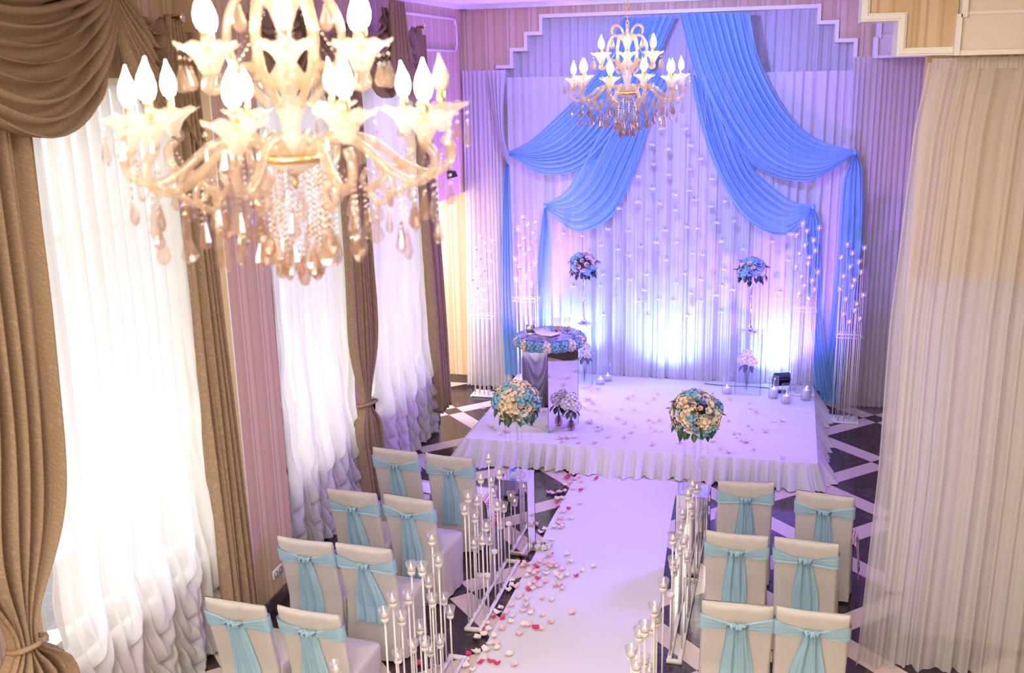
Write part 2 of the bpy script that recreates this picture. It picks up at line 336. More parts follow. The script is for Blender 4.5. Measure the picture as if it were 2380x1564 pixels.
PETALS_FLOOR=[(-2.256,10.542,2),(-2.267,10.467,2),(-2.177,10.606,1),(-2.14,10.518,1),(-2.17,10.441,1),(-2.195,10.342,1),(-2.096,10.386,1),(-2.073,10.691,2),(-1.945,10.497,2),(-1.878,10.684,1),(-1.917,10.695,0),(-2.245,10.714,0),(-2.242,10.263,0),(-2.048,10.145,2),(-2.035,10.215,1),(-2.125,10.174,1),(-2.378,10.03,1),(-2.323,10.02,1),(-2.218,10.109,1),(-2.26,10.056,1),(-2.23,9.802,2),(-2.19,9.663,2),(-2.076,9.647,2),(-2.108,9.558,1),(-2.248,9.883,0),(-2.211,9.913,0),(-2.181,9.897,0),(-1.981,9.812,0),(-2.003,9.421,0),(-2.103,9.38,1),(-2.106,9.282,1),(-2.063,9.272,1),(-2.117,9.184,0),(-2.058,9.178,1),(-2.043,9.219,0),(-2.229,9.066,0),(-2.211,9.126,0),(-2.323,9.216,0),(-2.084,8.897,0),(-2.08,8.809,0),(-2.024,8.597,2),(-2.031,8.561,1),(-1.809,8.494,0),(-1.872,8.63,0),(-2.294,8.404,2),(-2.228,8.385,1),(-2.176,8.364,1),(-2.23,8.336,1),(-2.093,8.432,1),(-2.042,8.41,1),(-2.096,8.317,2),(-2.064,8.245,1),(-2.002,8.403,1),(-1.962,8.428,1),(-1.927,8.371,1),(-1.974,8.345,1),(-1.999,8.291,1),(-1.982,8.216,0),(-2.138,8.213,1),(-2.134,8.136,0),(-2.088,8.192,1),(-1.856,8.323,1),(-1.879,8.223,0),(-1.784,8.229,0),(-1.838,8.171,0),(-1.703,8.232,2),(-2.031,8.112,2),(-1.674,8.347,0),(-1.582,8.448,0),(-2.049,8.032,1),(-2.077,7.966,1),(-1.993,7.984,1),(-2.059,7.896,2),(-2.028,7.917,0),(-1.947,8.07,1),(-1.848,8.017,1),(-1.823,8.038,1),(-1.78,7.973,1),(-2.233,7.946,0),(-2.191,7.925,1),(-2.242,7.869,0),(-2.249,8.033,0),(-2.107,7.798,1),(-2.117,7.752,0),(-2.038,7.727,0),(-1.913,7.769,1),(-1.826,7.761,0),(-2.139,7.592,1),(-2.225,7.545,0),(-2.227,7.476,0),(-2.018,7.62,1),(-1.955,7.565,1),(-2.018,7.537,1),(-1.949,7.512,0),(-2.154,7.466,1),(-2.094,7.426,0),(-2.156,7.372,2),(-2.245,7.392,2),(-1.848,7.495,1),(-1.607,7.59,1),(-2.077,7.337,0),(-1.75,7.399,1),(-1.967,7.31,0),(-1.922,7.321,1),(-1.852,7.285,2),(-1.804,7.283,1),(-2.118,7.212,1),(-2.262,7.282,0),(-2.288,7.16,2),(-2.225,7.2,0),(-2.239,7.109,0),(-2.282,7.049,0),(-2.146,7.092,0),(-1.959,7.172,1),(-2.154,6.98,0),(-2.101,6.98,1),(-2.078,6.925,0),(-2.153,6.885,0),(-2.246,6.863,0),(-2.281,6.808,2),(-2.22,6.845,0),(-1.961,6.858,0),(-2.156,6.698,2),(-2.136,6.76,1),(-2.077,6.739,2),(-2.02,6.718,2),(-1.881,6.728,1),(-2.27,6.729,0),(-2.275,6.682,0),(-2.243,6.644,0),(-2.176,6.593,0),(-2.618,6.592,2),(-2.461,6.594,1)]
PETALS_STAGE=[(-0.624,12.789,1),(-0.357,12.451,1),(-0.284,12.352,1),(-0.378,12.678,1),(-0.586,11.949,0),(-0.07,12.031,0),(0.03,12.073,0),(-0.354,11.834,0),(-0.305,11.707,0),(-0.15,11.651,1),(-0.493,11.501,1),(-0.44,11.526,0),(-0.456,11.411,0),(-0.351,11.258,1),(-0.407,11.292,0),(-0.714,11.21,0),(-0.613,10.999,0),(-0.523,10.896,1),(-0.258,11.03,1),(0.049,10.837,1),(-1.373,10.967,1),(-1.525,11.775,1),(-1.459,11.717,0),(-1.4,11.8,1),(-1.637,12.431,1),(-1.466,11.506,1),(-1.398,11.418,1),(-1.332,11.432,0),(-1.573,12.603,1),(-1.55,12.813,1),(-0.775,11.444,1),(-1.072,11.092,0),(-3.33,11.15,1),(-3.402,11.226,1),(-3.267,11.056,1),(-3.142,11.047,1),(-3.108,11.036,1),(-3.167,10.92,0),(-2.436,10.95,1),(-2.366,10.981,1),(-2.393,10.859,1),(-2.211,10.847,1),(-2.283,11.032,0),(-2.234,11.57,1),(-2.202,11.558,1),(-2.088,11.437,0),(-2.036,11.376,1),(-2.058,11.301,0),(-1.906,11.109,1),(-2.02,10.87,1),(-1.73,11.128,1),(-1.671,11.31,1),(-1.79,11.623,1),(-1.758,12.139,1),(-1.916,12.108,0),(-2.214,11.99,0),(-2.307,12.25,1),(-2.412,12.394,1),(-2.384,12.42,1),(-2.372,12.057,1),(-1.904,12.556,1),(-1.853,12.65,1),(-1.91,11.765,0),(-2.415,12.756,1),(-2.347,12.857,1),(-2.564,12.904,0),(-2.488,12.964,1),(-2.893,12.094,0),(-2.827,11.868,1),(-2.69,11.333,0),(-2.836,11.431,0),(-2.781,11.155,0),(-1.656,11.524,0),(-3.545,11.628,1),(-3.619,11.79,1)]
SWAG_RU=[[(-0.578,13.5,5.051),(-0.456,13.5,4.538),(-0.241,13.5,4.094),(0.023,13.5,3.74),(0.327,13.5,3.512),(0.758,13.5,3.369)],[(-0.848,13.5,5.06),(-0.661,13.5,4.44),(-0.362,13.5,3.86),(-0.017,13.5,3.461),(0.337,13.5,3.317),(0.759,13.5,3.353)],[(-1.136,13.5,5.07),(-0.923,13.5,4.394),(-0.606,13.5,3.757),(-0.219,13.5,3.285),(0.269,13.5,3.141),(0.76,13.5,3.337)],[(-1.428,13.5,5.08),(-1.21,13.5,4.347),(-0.904,13.5,3.733),(-0.443,13.5,3.193),(0.197,13.5,3.006),(0.761,13.5,3.327)]]
SWAG_RL=[[(-0.813,13.47,3.972),(-0.63,13.47,3.545),(-0.457,13.47,3.168),(-0.236,13.47,2.953),(0.025,13.47,2.764),(0.29,13.47,2.697)],[(-0.977,13.47,4.107),(-0.774,13.47,3.546),(-0.572,13.47,3.087),(-0.293,13.47,2.778),(-0.01,13.47,2.617),(0.291,13.47,2.68)],[(-1.14,13.47,4.241),(-0.951,13.47,3.547),(-0.703,13.47,3.004),(-0.394,13.47,2.611),(-0.026,13.47,2.49),(0.292,13.47,2.67)],[(-1.305,13.47,4.402),(-1.098,13.47,3.602),(-0.837,13.47,2.976),(-0.47,13.47,2.483),(-0.019,13.47,2.324),(0.292,13.47,2.653)]]
SWAG_LU=[[(-2.142,13.5,5.053),(-2.379,13.5,4.532),(-2.691,13.5,4.133),(-3.039,13.5,3.807),(-3.366,13.5,3.529),(-3.679,13.5,3.376)],[(-1.967,13.5,5.047),(-2.183,13.5,4.474),(-2.492,13.5,3.939),(-2.868,13.5,3.527),(-3.28,13.5,3.358),(-3.68,13.5,3.359)],[(-1.723,13.5,5.049),(-1.973,13.5,4.416),(-2.322,13.5,3.8),(-2.753,13.5,3.358),(-3.211,13.5,3.245),(-3.68,13.5,3.342)],[(-1.47,13.5,5.051),(-1.785,13.5,4.359),(-2.152,13.5,3.716),(-2.638,13.5,3.189),(-3.178,13.5,3.073),(-3.68,13.5,3.325)]]
SWAG_LL=[[(-1.969,13.47,4.469),(-2.221,13.47,3.991),(-2.487,13.47,3.61),(-2.689,13.47,3.22),(-2.879,13.47,2.878),(-3.177,13.47,2.667)],[(-1.82,13.47,4.413),(-2.053,13.47,3.88),(-2.287,13.47,3.387),(-2.517,13.47,2.937),(-2.81,13.47,2.677),(-3.177,13.47,2.65)],[(-1.683,13.47,4.357),(-1.896,13.47,3.77),(-2.117,13.47,3.22),(-2.373,13.47,2.739),(-2.752,13.47,2.505),(-3.177,13.47,2.632)],[(-1.54,13.47,4.301),(-1.773,13.47,3.715),(-1.958,13.47,3.137),(-2.257,13.47,2.541),(-2.742,13.47,2.319),(-3.177,13.47,2.609)]]
TAIL_LU=[[(-3.698,13.5,3.348),(-3.767,13.5,2.984),(-3.813,13.5,2.157),(-3.844,13.5,1.18),(-3.824,13.5,0.235)],[(-3.674,13.5,3.348),(-3.67,13.5,2.984),(-3.653,13.5,2.16),(-3.638,13.5,1.188),(-3.533,13.5,0.22)]]
TAIL_LL=[[(-3.196,13.45,2.635),(-3.249,13.45,2.295),(-3.327,13.45,1.638),(-3.418,13.45,0.962),(-3.454,13.45,0.397)],[(-3.161,13.45,2.635),(-3.129,13.45,2.297),(-3.162,13.45,1.643),(-3.196,13.45,0.972),(-3.161,13.45,0.382)]]
TAIL_RL=[[(0.265,13.47,2.675),(0.21,13.47,2.411),(0.263,13.47,1.744),(0.348,13.47,1.005),(0.438,13.47,0.277)],[(0.307,13.47,2.675),(0.393,13.47,2.414),(0.433,13.47,1.75),(0.508,13.47,1.012),(0.661,13.47,0.171)]]
TAIL_RU=[[(0.74,13.5,3.327),(0.629,13.5,2.955),(0.613,13.5,2.028),(0.563,13.5,1.007),(0.501,13.5,0.122)],[(0.78,13.5,3.337),(0.868,13.5,3.063),(0.913,13.5,2.146),(0.828,13.5,1.019),(0.737,13.5,0.077)]]
# ================================================================== STRUCTURE
XL, YB, ZC = -4.37, 13.75, 5.28          # left wall face, back wall face, ceiling height
floor = obj('floor', box(-6.6, 3.4, -3.2, 15.2, -.12, -.006), M_GROUT, smooth=False); tag(floor, 'dark marble floor crossed by diagonal cream bands', None, None, 'structure')
def floor_tiles():
    D = 1.56; P = D/math.sqrt(2); h = .1075; g = .002; q = math.sqrt(.5)
    def w(u, v): return (1.19+(u+v)*q, 13.24+(u-v)*q)
    def tile(cu, cv, hu, hv, me):
        x, y = w(cu, cv)
        if -6.1 < x < 2.9 and 4.0 < y < 14.0:
            put('floor_tile', me, floor, (x, y, 0), (0, 0, PI/4))
    H = (P-2*h)/2
    def slab(a, b, m): return mesh('floor_tile', box(-a+g, a-g, -b+g, b-g, -.012, 0), m, False)
    big, small, ba, bb = slab(H, H, M_DARK), slab(h, h, M_DARK), slab(H, h, M_LIGHT), slab(h, H, M_LIGHT)
    for i in range(-12, 6):
        for j in range(-12, 10):
            tile(i*P, j*P, h, h, small); tile((i+.5)*P, (j+.5)*P, H, H, big)
            tile((i+.5)*P, j*P, H, h, ba); tile(i*P, (j+.5)*P, h, H, bb)
floor_tiles()
# ceiling and walls
tag(obj('ceiling', box(-6.6, 3.4, -3.2, 14.9, ZC, ZC+.15), M_CEIL, smooth=False), 'smooth white ceiling', None, None, 'structure')
STEPS_L = [(-3.9, 4.48), (-3.68, 4.48), (-3.68, 4.70), (-3.48, 4.70), (-3.48, 4.90), (-3.27, 4.90), (-3.27, 5.115)]
STEPS_R = [(.25, 5.115), (.25, 4.92), (.47, 4.92), (.47, 4.70), (.70, 4.70), (.70, 4.48)]
poly = [(-6.2, 0), (-3.9, 0)]+STEPS_L+STEPS_R+[(.70, 0), (1.0, 0), (1.0, 2.78), (2.4, 2.78), (2.4, 0), (3.2, 0), (3.2, ZC), (-6.2, ZC)]
tag(obj('wall_back', extrude_poly(poly, YB, YB+.28), M_WPX, smooth=False), 'striped beige wallpapered back wall with stepped opening', None, None, 'structure')
tag(obj('wall_back_recess', box(-6.2, 3.2, YB+.75, YB+.85, 0, ZC), M_PANEL, smooth=False), 'plain wall inside the recess behind the backdrop', None, None, 'structure')
WIN = [(4.75, 6.8), (7.72, 9.5), (9.95, 11.9)]; ZS, ZT = .78, 4.45
ALC = (12.2, 13.75, 2.81)
def wall_left():
    t = .32; P = []
    def seg(y0, y1, z0, z1): P.append(box(XL-t, XL, y0, y1, z0, z1))
    seg(-3, WIN[0][0], 0, ZC); seg(WIN[0][1], WIN[1][0], 0, ZC); seg(WIN[1][1], WIN[2][0], 0, ZC); seg(WIN[2][1], ALC[0], 0, ZC)
    for a, b in WIN: seg(a, b, 0, ZS); seg(a, b, ZT, ZC)
    seg(ALC[0], ALC[1], ALC[2], ZC)
    return join(*P)
wl = tag(obj('wall_left', wall_left(), M_WPY, smooth=False), 'striped beige wallpapered window wall', None, None, 'structure')
tag(obj('wall_right', box(3.2, 3.4, -3, 14.9, 0, ZC), M_WPY, smooth=False), 'striped side wall on the right', None, None, 'structure')
tag(obj('wall_rear', box(-6.2, 3.4, -3.2, -3, 0, ZC), M_PANEL, smooth=False), 'plain wall behind the viewer', None, None, 'structure')
tag(obj('wall_alcove', box(-6.2, XL-.32, 11.9, 12.0, 0, ZC), M_PANEL, smooth=False), 'near wall of the small side alcove', None, None, 'structure')
tag(obj('wall_pilaster', box(XL-.1, -4.15, 6.9, 7.58, 0, ZC), M_WPY, smooth=False), 'pilaster papered with wide stripes between the windows', None, None, 'structure')
obj('corner_strip', box(-4.152, -4.146, 6.896, 6.906, .1, ZC), M_TRIM, bpy.data.objects['wall_pilaster'], smooth=False)
tag(obj('baseboard_pilaster', box(-4.15, -4.13, 6.89, 7.59, 0, .10), M_BASE, smooth=False), 'dark stone skirting at the pilaster foot', None, None, 'structure')
tag(obj('baseboard_left', join(box(XL, XL+.02, -3, 6.89, 0, .1), box(XL, XL+.02, 7.6, 12.2, 0, .1)), M_BASE, smooth=False), 'dark stone skirting under the windows', None, None, 'structure')
tag(obj('baseboard_back', box(-6.2, -3.9, YB-.02, YB, 0, .12), M_BASE, smooth=False), 'brown stone skirting at the back wall', None, None, 'structure')
# stepped white trim around the back opening
def ortho_strip(pts, wd, y0, y1):
    n = len(pts); A, B = [], []
    def nrm(i):
        d = Vector((pts[i+1][0]-pts[i][0], pts[i+1][1]-pts[i][1])).normalized(); return Vector((-d.y, d.x))
    for i in range(n):
        o = nrm(0) if i == 0 else (nrm(n-2) if i == n-1 else nrm(i-1)+nrm(i))
        A.append((pts[i][0]+o.x*wd/2, pts[i][1]+o.y*wd/2)); B.append((pts[i][0]-o.x*wd/2, pts[i][1]-o.y*wd/2))
    m = 2*n; v = []; f = []
    for i in range(n):
        for (x, z) in (A[i], B[i]):
            v += [(x, y0, z), (x, y1, z)]
    for i in range(n-1):
        a, c = 4*i, 4*i+4
        f += [(a, a+2, c+2, c), (a+1, c+1, c+3, a+3), (a, c, c+1, a+1), (a+2, a+3, c+3, c+2)]
    f += [(0, 1, 3, 2), (4*n-4, 4*n-2, 4*n-1, 4*n-3)]
    return v, f
def stepped_trim(pts, y, wd=.045, dp=.03): return ortho_strip(pts, wd, y-dp, y+.30)
tag(obj('trim_1', stepped_trim([(-3.9, 4.48)]+STEPS_L[1:]+STEPS_R, YB), M_TRIM, smooth=False), 'white stepped trim around the backdrop opening', None, None, 'structure')
# wall panel moulding on the upper left wall, with notched corners
def moulding(y0, y1, z0, z1, x, r=.016, n=.05):
    pts = [(x, y0, z1), (x, y1-n, z1), (x, y1-n*.6, z1-n), (x, y1, z1-n*1.3), (x, y1, z0+n*1.3), (x, y1-n*.6, z0+n), (x, y1-n, z0), (x, y0, z0)]
    out = []
    for a, b in zip(pts[:-1], pts[1:]): out.append(tube([a, b], r, 6))
    return join(*out)
tag(obj('trim_2', moulding(11.0, 13.48, 4.70, 5.10, XL+.008), M_TRIM), 'white panel moulding high on the left wall', None, None, 'structure')
tag(obj('trim_3', join(box(XL, XL+.10, -3, YB, ZC-.05, ZC), box(XL, 3.2, YB-.10, YB, ZC-.05, ZC)), M_TRIM, smooth=False), 'white crown moulding under the ceiling', None, None, 'structure')
# the two stepped beams on the right
def beam(y, pts, px, name_n):
    # pts: stepped lower outline (x, z) from the left
    poly = pts+[(px, pts[-1][1]), (px, ZC), (pts[0][0], ZC)]
    b = tag(obj('wall_beam_%s' % name_n, extrude_poly(poly, y, y+.35), M_WPX, smooth=False), None, None, None, 'structure')
    return b
bm = beam(7.3, [(.40, 5.28), (.40, 4.70), (.67, 4.70), (.67, 4.485), (.97, 4.485)], .98, 'near'); bm['label'] = 'stepped wallpapered beam end above the cream curtain'
def beam_trim(y, pts, wd=.05): return join(ortho_strip(pts, wd, y-.02, y+.37), ortho_strip(pts, wd*.5, y-.035, y+.36))
tag(obj('trim_4', beam_trim(7.3, [(.42, 5.28), (.42, 4.72), (.65, 4.72), (.65, 4.50), (.97, 4.50)]), M_TRIM, smooth=False), 'cream stepped trim on the near beam', None, None, 'structure')
def panel_box(x0, x1, y, zb, n, lab):
    t = empty('wall_panel_%s' % n, (0, 0, 0), 0, lab, None, None, 'structure')
    obj('panel', box(x0+.02, x1, y, y+.4, zb+.02, ZC), M_PANEL, t, False)
    obj('panel_trim', join(box(x0-.012, x0+.022, y-.03, y+.36, zb, 4.72), box(x0+.014, x0+.05, y-.03, y+.36, 4.70, ZC), box(x0, x1, y-.02, y+.36, zb, zb+.03), box(x0+.05, x1, y-.012, y, 4.715, 4.735)), M_TRIM, t, False)
panel_box(.97, 3.2, 7.22, 4.47, 'near', 'cream wall panel with trim at the upper right')
panel_box(.90, 3.2, 13.2, 4.48, 'far', 'lilac lit wall panel beside the back wall')
tag(obj('wall_lintel_near', box(.85, 3.2, 7.62, 7.72, 2.95, ZC), M_WPX, smooth=False), 'wallpapered wall above the curtained opening', None, None, 'structure')
tag(obj('wall_curtained', box(.95, 3.2, 8.6, 8.7, 0, 2.95), M_TRIM, smooth=False), 'pale wall behind the cream curtain', None, None, 'structure')

# windows: frame, mullions, sill and glass
def window(n, a, b):
    t = empty('window_%d' % n, (XL-.2, (a+b)/2, ZS), 0, 'tall white framed window behind sheer curtain, number %d from the camera' % n, None, None, 'structure')
    hw, H = (b-a)/2, ZT-ZS
    P = [box(-.04, .04, -hw, -hw+.07, 0, H), box(-.04, .04, hw-.07, hw, 0, H), box(-.04, .04, -hw, hw, 0, .07), box(-.04, .04, -hw, hw, H-.07, H)]
    obj('window_frame', join(*P), M_TRIM, t, False)
    for k in (-1, 1): obj('mullion', box(-.025, .025, k*hw/3-.025, k*hw/3+.025, .07, H-.07), M_TRIM, t, False)
    obj('transom', box(-.026, .026, -hw+.07, hw-.07, H*.72, H*.72+.05), M_TRIM, t, False)
    ys = [-hw+.07, -hw/3-.025, -hw/3+.025, hw/3-.025, hw/3+.025, hw-.07]
    for k in range(3):
        for z0, z1 in ((.07, H*.72), (H*.72+.05, H-.07)):
            obj('pane', box(-.004, .004, ys[2*k], ys[2*k+1], z0, z1), M_GLASS, t, False)
    obj('window_sill', box(.04, .26, -hw, hw, -.04, 0), M_TRIM, t, False)
labs = ['tall window behind the sheer nearest the camera', 'tall window behind the middle sheer curtain', 'tall window behind the sheer nearest the stage']
for k, (a, b) in enumerate(WIN):
    window(k+1, a, b); bpy.data.objects['window_%d' % (k+1)]['label'] = labs[k]

# ================================================================== CURTAINS ON THE LEFT
def austrian_sheer(y0, y1, x, z1=4.4, z0=.03, ncol=5, seed=1):
    nz = Noise1(seed); nz2 = Noise1(seed+9)
    def fn(u, v):
        z = z0+(z1-z0)*v; y = y0+(y1-y0)*u
        top = smooth(1.3, 3.0, z)
        fold = .045*math.sin(2*PI*u*ncol*2.7+1.6*nz(u*ncol*1.5))+.030*math.sin(2*PI*u*ncol*5.3+1.5*nz(u*9+z*.3))
        s = (u*ncol+.12*nz2(z*.8)) % 1.0
        sag = 1-(2*s-1)**2
        amp = .075*smooth(2.7, .5, z)+.0
        d = .34*sag+.16*nz(math.floor(u*ncol)*3.3+z*.6)
        ph = (z+d*1.5)/(.21+.20*smooth(.5, 2.4, z))
        rip = math.sin(2*PI*ph)+.3*math.sin(4*PI*ph+1.2)
        cord = math.exp(-((s if s < .5 else s-1)/.08)**2)
        xo = fold*(.25+.75*top)+amp*(.55*rip*(sag**.6)+.9*sag)-.07*cord*(1-top)
        return (x+.05+xo*1.1, y+.02*math.sin(9*z)*(1-top), z+.035*(1-abs(2*s-1))*(-1)*(1-top) if v > 0 else z-.0+.04*abs(2*s-1))
    return grid(fn, 170, 210)
def drape(y_top, y_bot, x, z1, z0=.02, tie=None, nf=6, amp=.05, seed=3, flare=0):
    """brocade panel. y_top/y_bot are (y0, y1) at head and hem; tie=(y, z) gathers it."""
    nz = Noise1(seed)
    def fn(u, v):
        z = z0+(z1-z0)*v
        a = y_bot[0]+(y_top[0]-y_bot[0])*v; b = y_bot[1]+(y_top[1]-y_bot[1])*v
        k = 1.0
        if tie:
            dz = (z-tie[1]); k = 1-.80*math.exp(-(dz/(.42 if dz > 0 else .16))**2)
            bulge = .12*math.exp(-((dz-.75)/.5)**2)
            c = (a+b)/2*(1-math.exp(-(dz/.75)**2))+tie[0]*math.exp(-(dz/.75)**2)
            hw = (b-a)/2*k*(1+bulge)
            y = c+(2*u-1)*hw
        else:
            y = a+(b-a)*u
        f = math.sin(2*PI*nf*u+1.1*nz(u*nf+.6*v))+.35*math.sin(2*PI*nf*2.3*u+2*v)
        am = amp*(.55+.45*smooth(1, 0, v))*(.45+.55*k)
        return (x+am*f+.03*nz(3*v+7), y+.012*nz(u*9+4*v), z)
    return grid(fn, 110, 60)
def swag(A, B, sag0, sag1, x, depth=.16, nf=7, seed=1, skew=0.0, nu=46, nv=60, pinch=.05):
    """festoon between two tie points on the wall plane (y, z)."""
    nz = Noise1(seed)
    def fn(u, v):
        zA, zB = A[1], B[1]; p = 4*u*(1-u)
        uu = u+skew*p*v*.25
        y = A[0]+(B[0]-A[0])*uu
        s = sag0+(sag1-sag0)*v
        z = zA+(zB-zA)*u-s*(p**.8)-pinch*v*(1-p)
        env = .18+.82*p**.7
        f = math.sin(2*PI*(nf*v+.5*nz(u*3+seed)+.3*nz(v*5)))
        xo = .03+depth*env*(.25+.75*v**.7)+.06*env*f
        return (x+xo, y+.015*f*env, z+.02*env*math.cos(2*PI*nf*v))
    return grid(fn, nu, nv)
def jabot(y0, y1, zt, lens, x, nf=5, seed=2):
    nz = Noise1(seed)
    def fn(u, v):
        L = lens[0]+(lens[1]-lens[0])*u+.06*math.sin(2*PI*nf*u)
        sp = .6+.5*v
        y = (y0+y1)/2+(u-.5)*(y1-y0)*sp
        return (x+.06*math.sin(2*PI*nf*u+.6*nz(u*4+v*2))*(.5+.6*v)+.08, y, zt-L*v)
    return grid(fn, 80, 24)
def thick(o, t=.006):
    m = o.modifiers.new('Solidify', 'SOLIDIFY'); m.thickness = t; m.offset = 0; return o
shl = ['tall ruched white sheer at the window nearest the camera', 'ruched white sheer beyond the striped pilaster', 'ruched white sheer at the window nearest the stage']
for k, (a, b, lab) in enumerate(((4.82, 6.62, shl[0]), (7.66, 9.3, shl[1]), (10.0, 11.72, shl[2]))):
    tag(obj('sheer_curtain', austrian_sheer(a, b, -4.33, seed=k+1, ncol=5), M_SHEER), lab, 'curtain', 'ruched sheers on the window wall')
GD = 'brown brocade drapes on the window wall'
def drape_thing(lab, vf, tie=None, x=None):
    t = empty('drape', (x, 0, 0), 0, lab, 'drape', GD)
    o = obj('drape_panel', ([(p[0]-x, p[1], p[2]) for p in vf[0]], vf[1]), M_DRAPE, t); thick(o)
    if tie:
        pts = [(.14*math.cos(a)*.75, tie[0]+.10*math.sin(a), tie[1]+.03*math.cos(a)) for a in np.linspace(0, 2*PI, 20)]
        obj('tieback', tube(pts, .016, 8), M_DRAPE, t)
    return t
drape_thing('brown brocade drape at the left edge, gathered low by a tieback', drape((4.25, 5.0), (4.0, 4.75), -4.1, 4.6, .3, (4.32, 1.33), 6, .08, 3), (4.32, 1.33), -4.1)
drape_thing('brown brocade drape hanging straight beside the striped pilaster', drape((6.42, 6.75), (6.42, 6.84), -4.14, 4.75, .12, None, 5, .075, 5), None, -4.14)
drape_thing('narrow brown drape half hidden behind the pilaster', drape((7.62, 7.8), (7.6, 7.85), -4.28, 4.6, .1, None, 3, .03, 6), None, -4.28)
drape_thing('brown drape tied back between the second and third windows', drape((9.0, 9.55), (9.28, 9.72), -4.13, 4.7, .03, (9.34, 1.14), 6, .075, 7), (9.34, 1.14), -4.13)
drape_thing('brown drape nearest the back wall', drape((11.22, 11.62), (11.55, 11.95), -4.16, 4.85, .28, None, 5, .065, 8), None, -4.16)
# festooned valances: swags, jabots, end rosettes
def valance(lab, swags, jabots, ties, x=-4.18):
    t = empty('swag_valance', (x, ties[0][0], 4.6), 0, lab, 'valance', 'festooned brown valances above the windows')
    def sub(vf): return ([(p[0]-x, p[1]-ties[0][0], p[2]-4.6) for p in vf[0]], vf[1])
    for k, s in enumerate(swags): thick(obj('swag', sub(swag(*s, seed=11+k)), M_DRAPE, t))
    for k, j in enumerate(jabots): thick(obj('jabot', sub(jabot(*j, seed=5+k)), M_DRAPE, t))
    ro = lathe([(.0, .05), (.03, .045), (.035, .03), (.02, .02), (.015, -.06)], 12)
    for y, z in ties: obj('holdback_rosette', sub(xf(ro, (x+.12, y, z), (0, PI/2, 0))), M_GOLD, t)
valance('brown festooned valance above the window nearest the camera',
        [((3.9, 5.2), (5.9, 5.24), .12, 1.10, -4.2, .2, 10), ((5.72, 5.2), (6.40, 4.84), .18, .88, -4.2, .16, 7)],
        [(6.34, 6.62, 4.86, (.5, .95), -4.2)], [(3.95, 5.16), (6.44, 4.84)])
valance('brown festooned valance above the middle window',
        [((7.55, 4.92), (8.5, 5.05), .2, .8, -4.2, .16, 7), ((8.4, 5.05), (9.4, 4.9), .2, .85, -4.2, .16, 7)],
        [(8.3, 8.62, 5.1, (.7, .8), -4.14), (9.3, 9.55, 4.9, (.6, .9), -4.2)], [(7.58, 4.92), (9.42, 4.9)])
valance('brown festooned valance above the window nearest the stage',
        [((9.62, 4.95), (10.5, 5.1), .2, .85, -4.2, .16, 7), ((10.4, 5.1), (11.28, 4.93), .2, .9, -4.2, .18, 7)],
        [(10.2, 10.85, 5.16, (.85, .95), -4.12), (11.2, 11.45, 4.92, (.6, .9), -4.2)], [(9.65, 4.95), (11.3, 4.93)])

# ================================================================== BACKDROP AND RIGHT CURTAINS
def gathered(p0, p1, z1, z0, nf, amp, seed=1, nu=200, nv=26, flare=0, sway=.0, hem=0):
    """gathered sheer hung along a floor line p0->p1."""
    nz = Noise1(seed, 256); nz2 = Noise1(seed+5, 256)
    d = Vector((p1[0]-p0[0], p1[1]-p0[1], 0)); L = d.length; t = d/L; nrm = Vector((t.y, -t.x, 0))
    fr = [.7+.6*abs(nz(k*1.7)) for k in range(400)]
    def fn(u, v):
        z = z0+(z1-z0)*v; low = 1-v
        ph = 2*PI*nf*(u+.35/nf*nz(u*nf*.7)); a = amp*(.55+.45*low)*(.75+.5*nz2(u*nf*.9))
        o = a*(math.sin(ph)+.35*math.sin(2.1*ph+1.3+.9*low))+sway*nz(u*7+v*1.3)*low
        pu = u+ flare*(u-.5)*low*low
        if hem and v > 1-hem: o *= .5+.5*(1-(v-(1-hem))/hem)
        p = Vector((p0[0], p0[1], 0))+t*(L*pu)+nrm*o
        return (p.x, p.y, z)
    return grid(fn, nu, nv)
tag(obj('backdrop_upper_curtain', gathered((-3.95, 13.92), (.78, 13.92), 5.2, 4.0, 42, .035, 3, 500, 8), M_BACK), 'upper white gathered curtain inside the stepped opening', 'curtain', 'white backdrop curtains')
tag(obj('backdrop_curtain', gathered((-3.72, 13.62), (.78, 13.62), 4.34, .285, 38, .030, 4, 560, 22), M_BACK), 'wide white gathered backdrop behind the hanging blossoms', 'curtain', 'white backdrop curtains')
for k in range(16):
    x = -2.75+2.5*k/15+.05*math.sin(k*5)
    o = obj('organza_strip', gathered((x-.05, 13.56), (x+.05, 13.56), 3.9-.25*abs(k-7.5)/7.5, .285, 2, .012, 20+k, 14, 24, sway=.02), M_SHEER)
    tag(o, 'narrow white organza strip hanging before the backdrop', 'organza strip', 'organza strips before the backdrop')
tag(obj('side_curtain', gathered((-4.33, 13.6), (-3.78, 13.55), 4.44, .03, 10, .03, 8, 150, 30, flare=.22, sway=.05), M_BACK), 'white curtain pooling on the floor left of the stage', 'curtain', 'white backdrop curtains')
def tieback_panel():
    nz = Noise1(31)
    key = [[(-3.95, 13.5, 4.44), (-3.88, 13.48, 4.0), (-3.80, 13.46, 3.5), (-3.70, 13.45, 3.25), (-3.66, 13.45, 3.2)],
           [(-3.70, 13.5, 4.44), (-3.72, 13.46, 4.0), (-3.72, 13.44, 3.6), (-3.67, 13.44, 3.35), (-3.64, 13.44, 3.22)]]
    a, b = crom(key[0], 24), crom(key[1], 24)
    return grid(lambda u, v: tuple(a[int(round(v*23))].lerp(b[int(round(v*23))], u)+Vector((0, -.03*math.sin(2*PI*4*u+nz(v*3))-.04*math.sin(PI*u), 0))), 40, 24)
tag(obj('tied_sheer', tieback_panel(), M_BACK), 'white sheer swept to the upper left blue tie', 'curtain', 'white backdrop curtains')
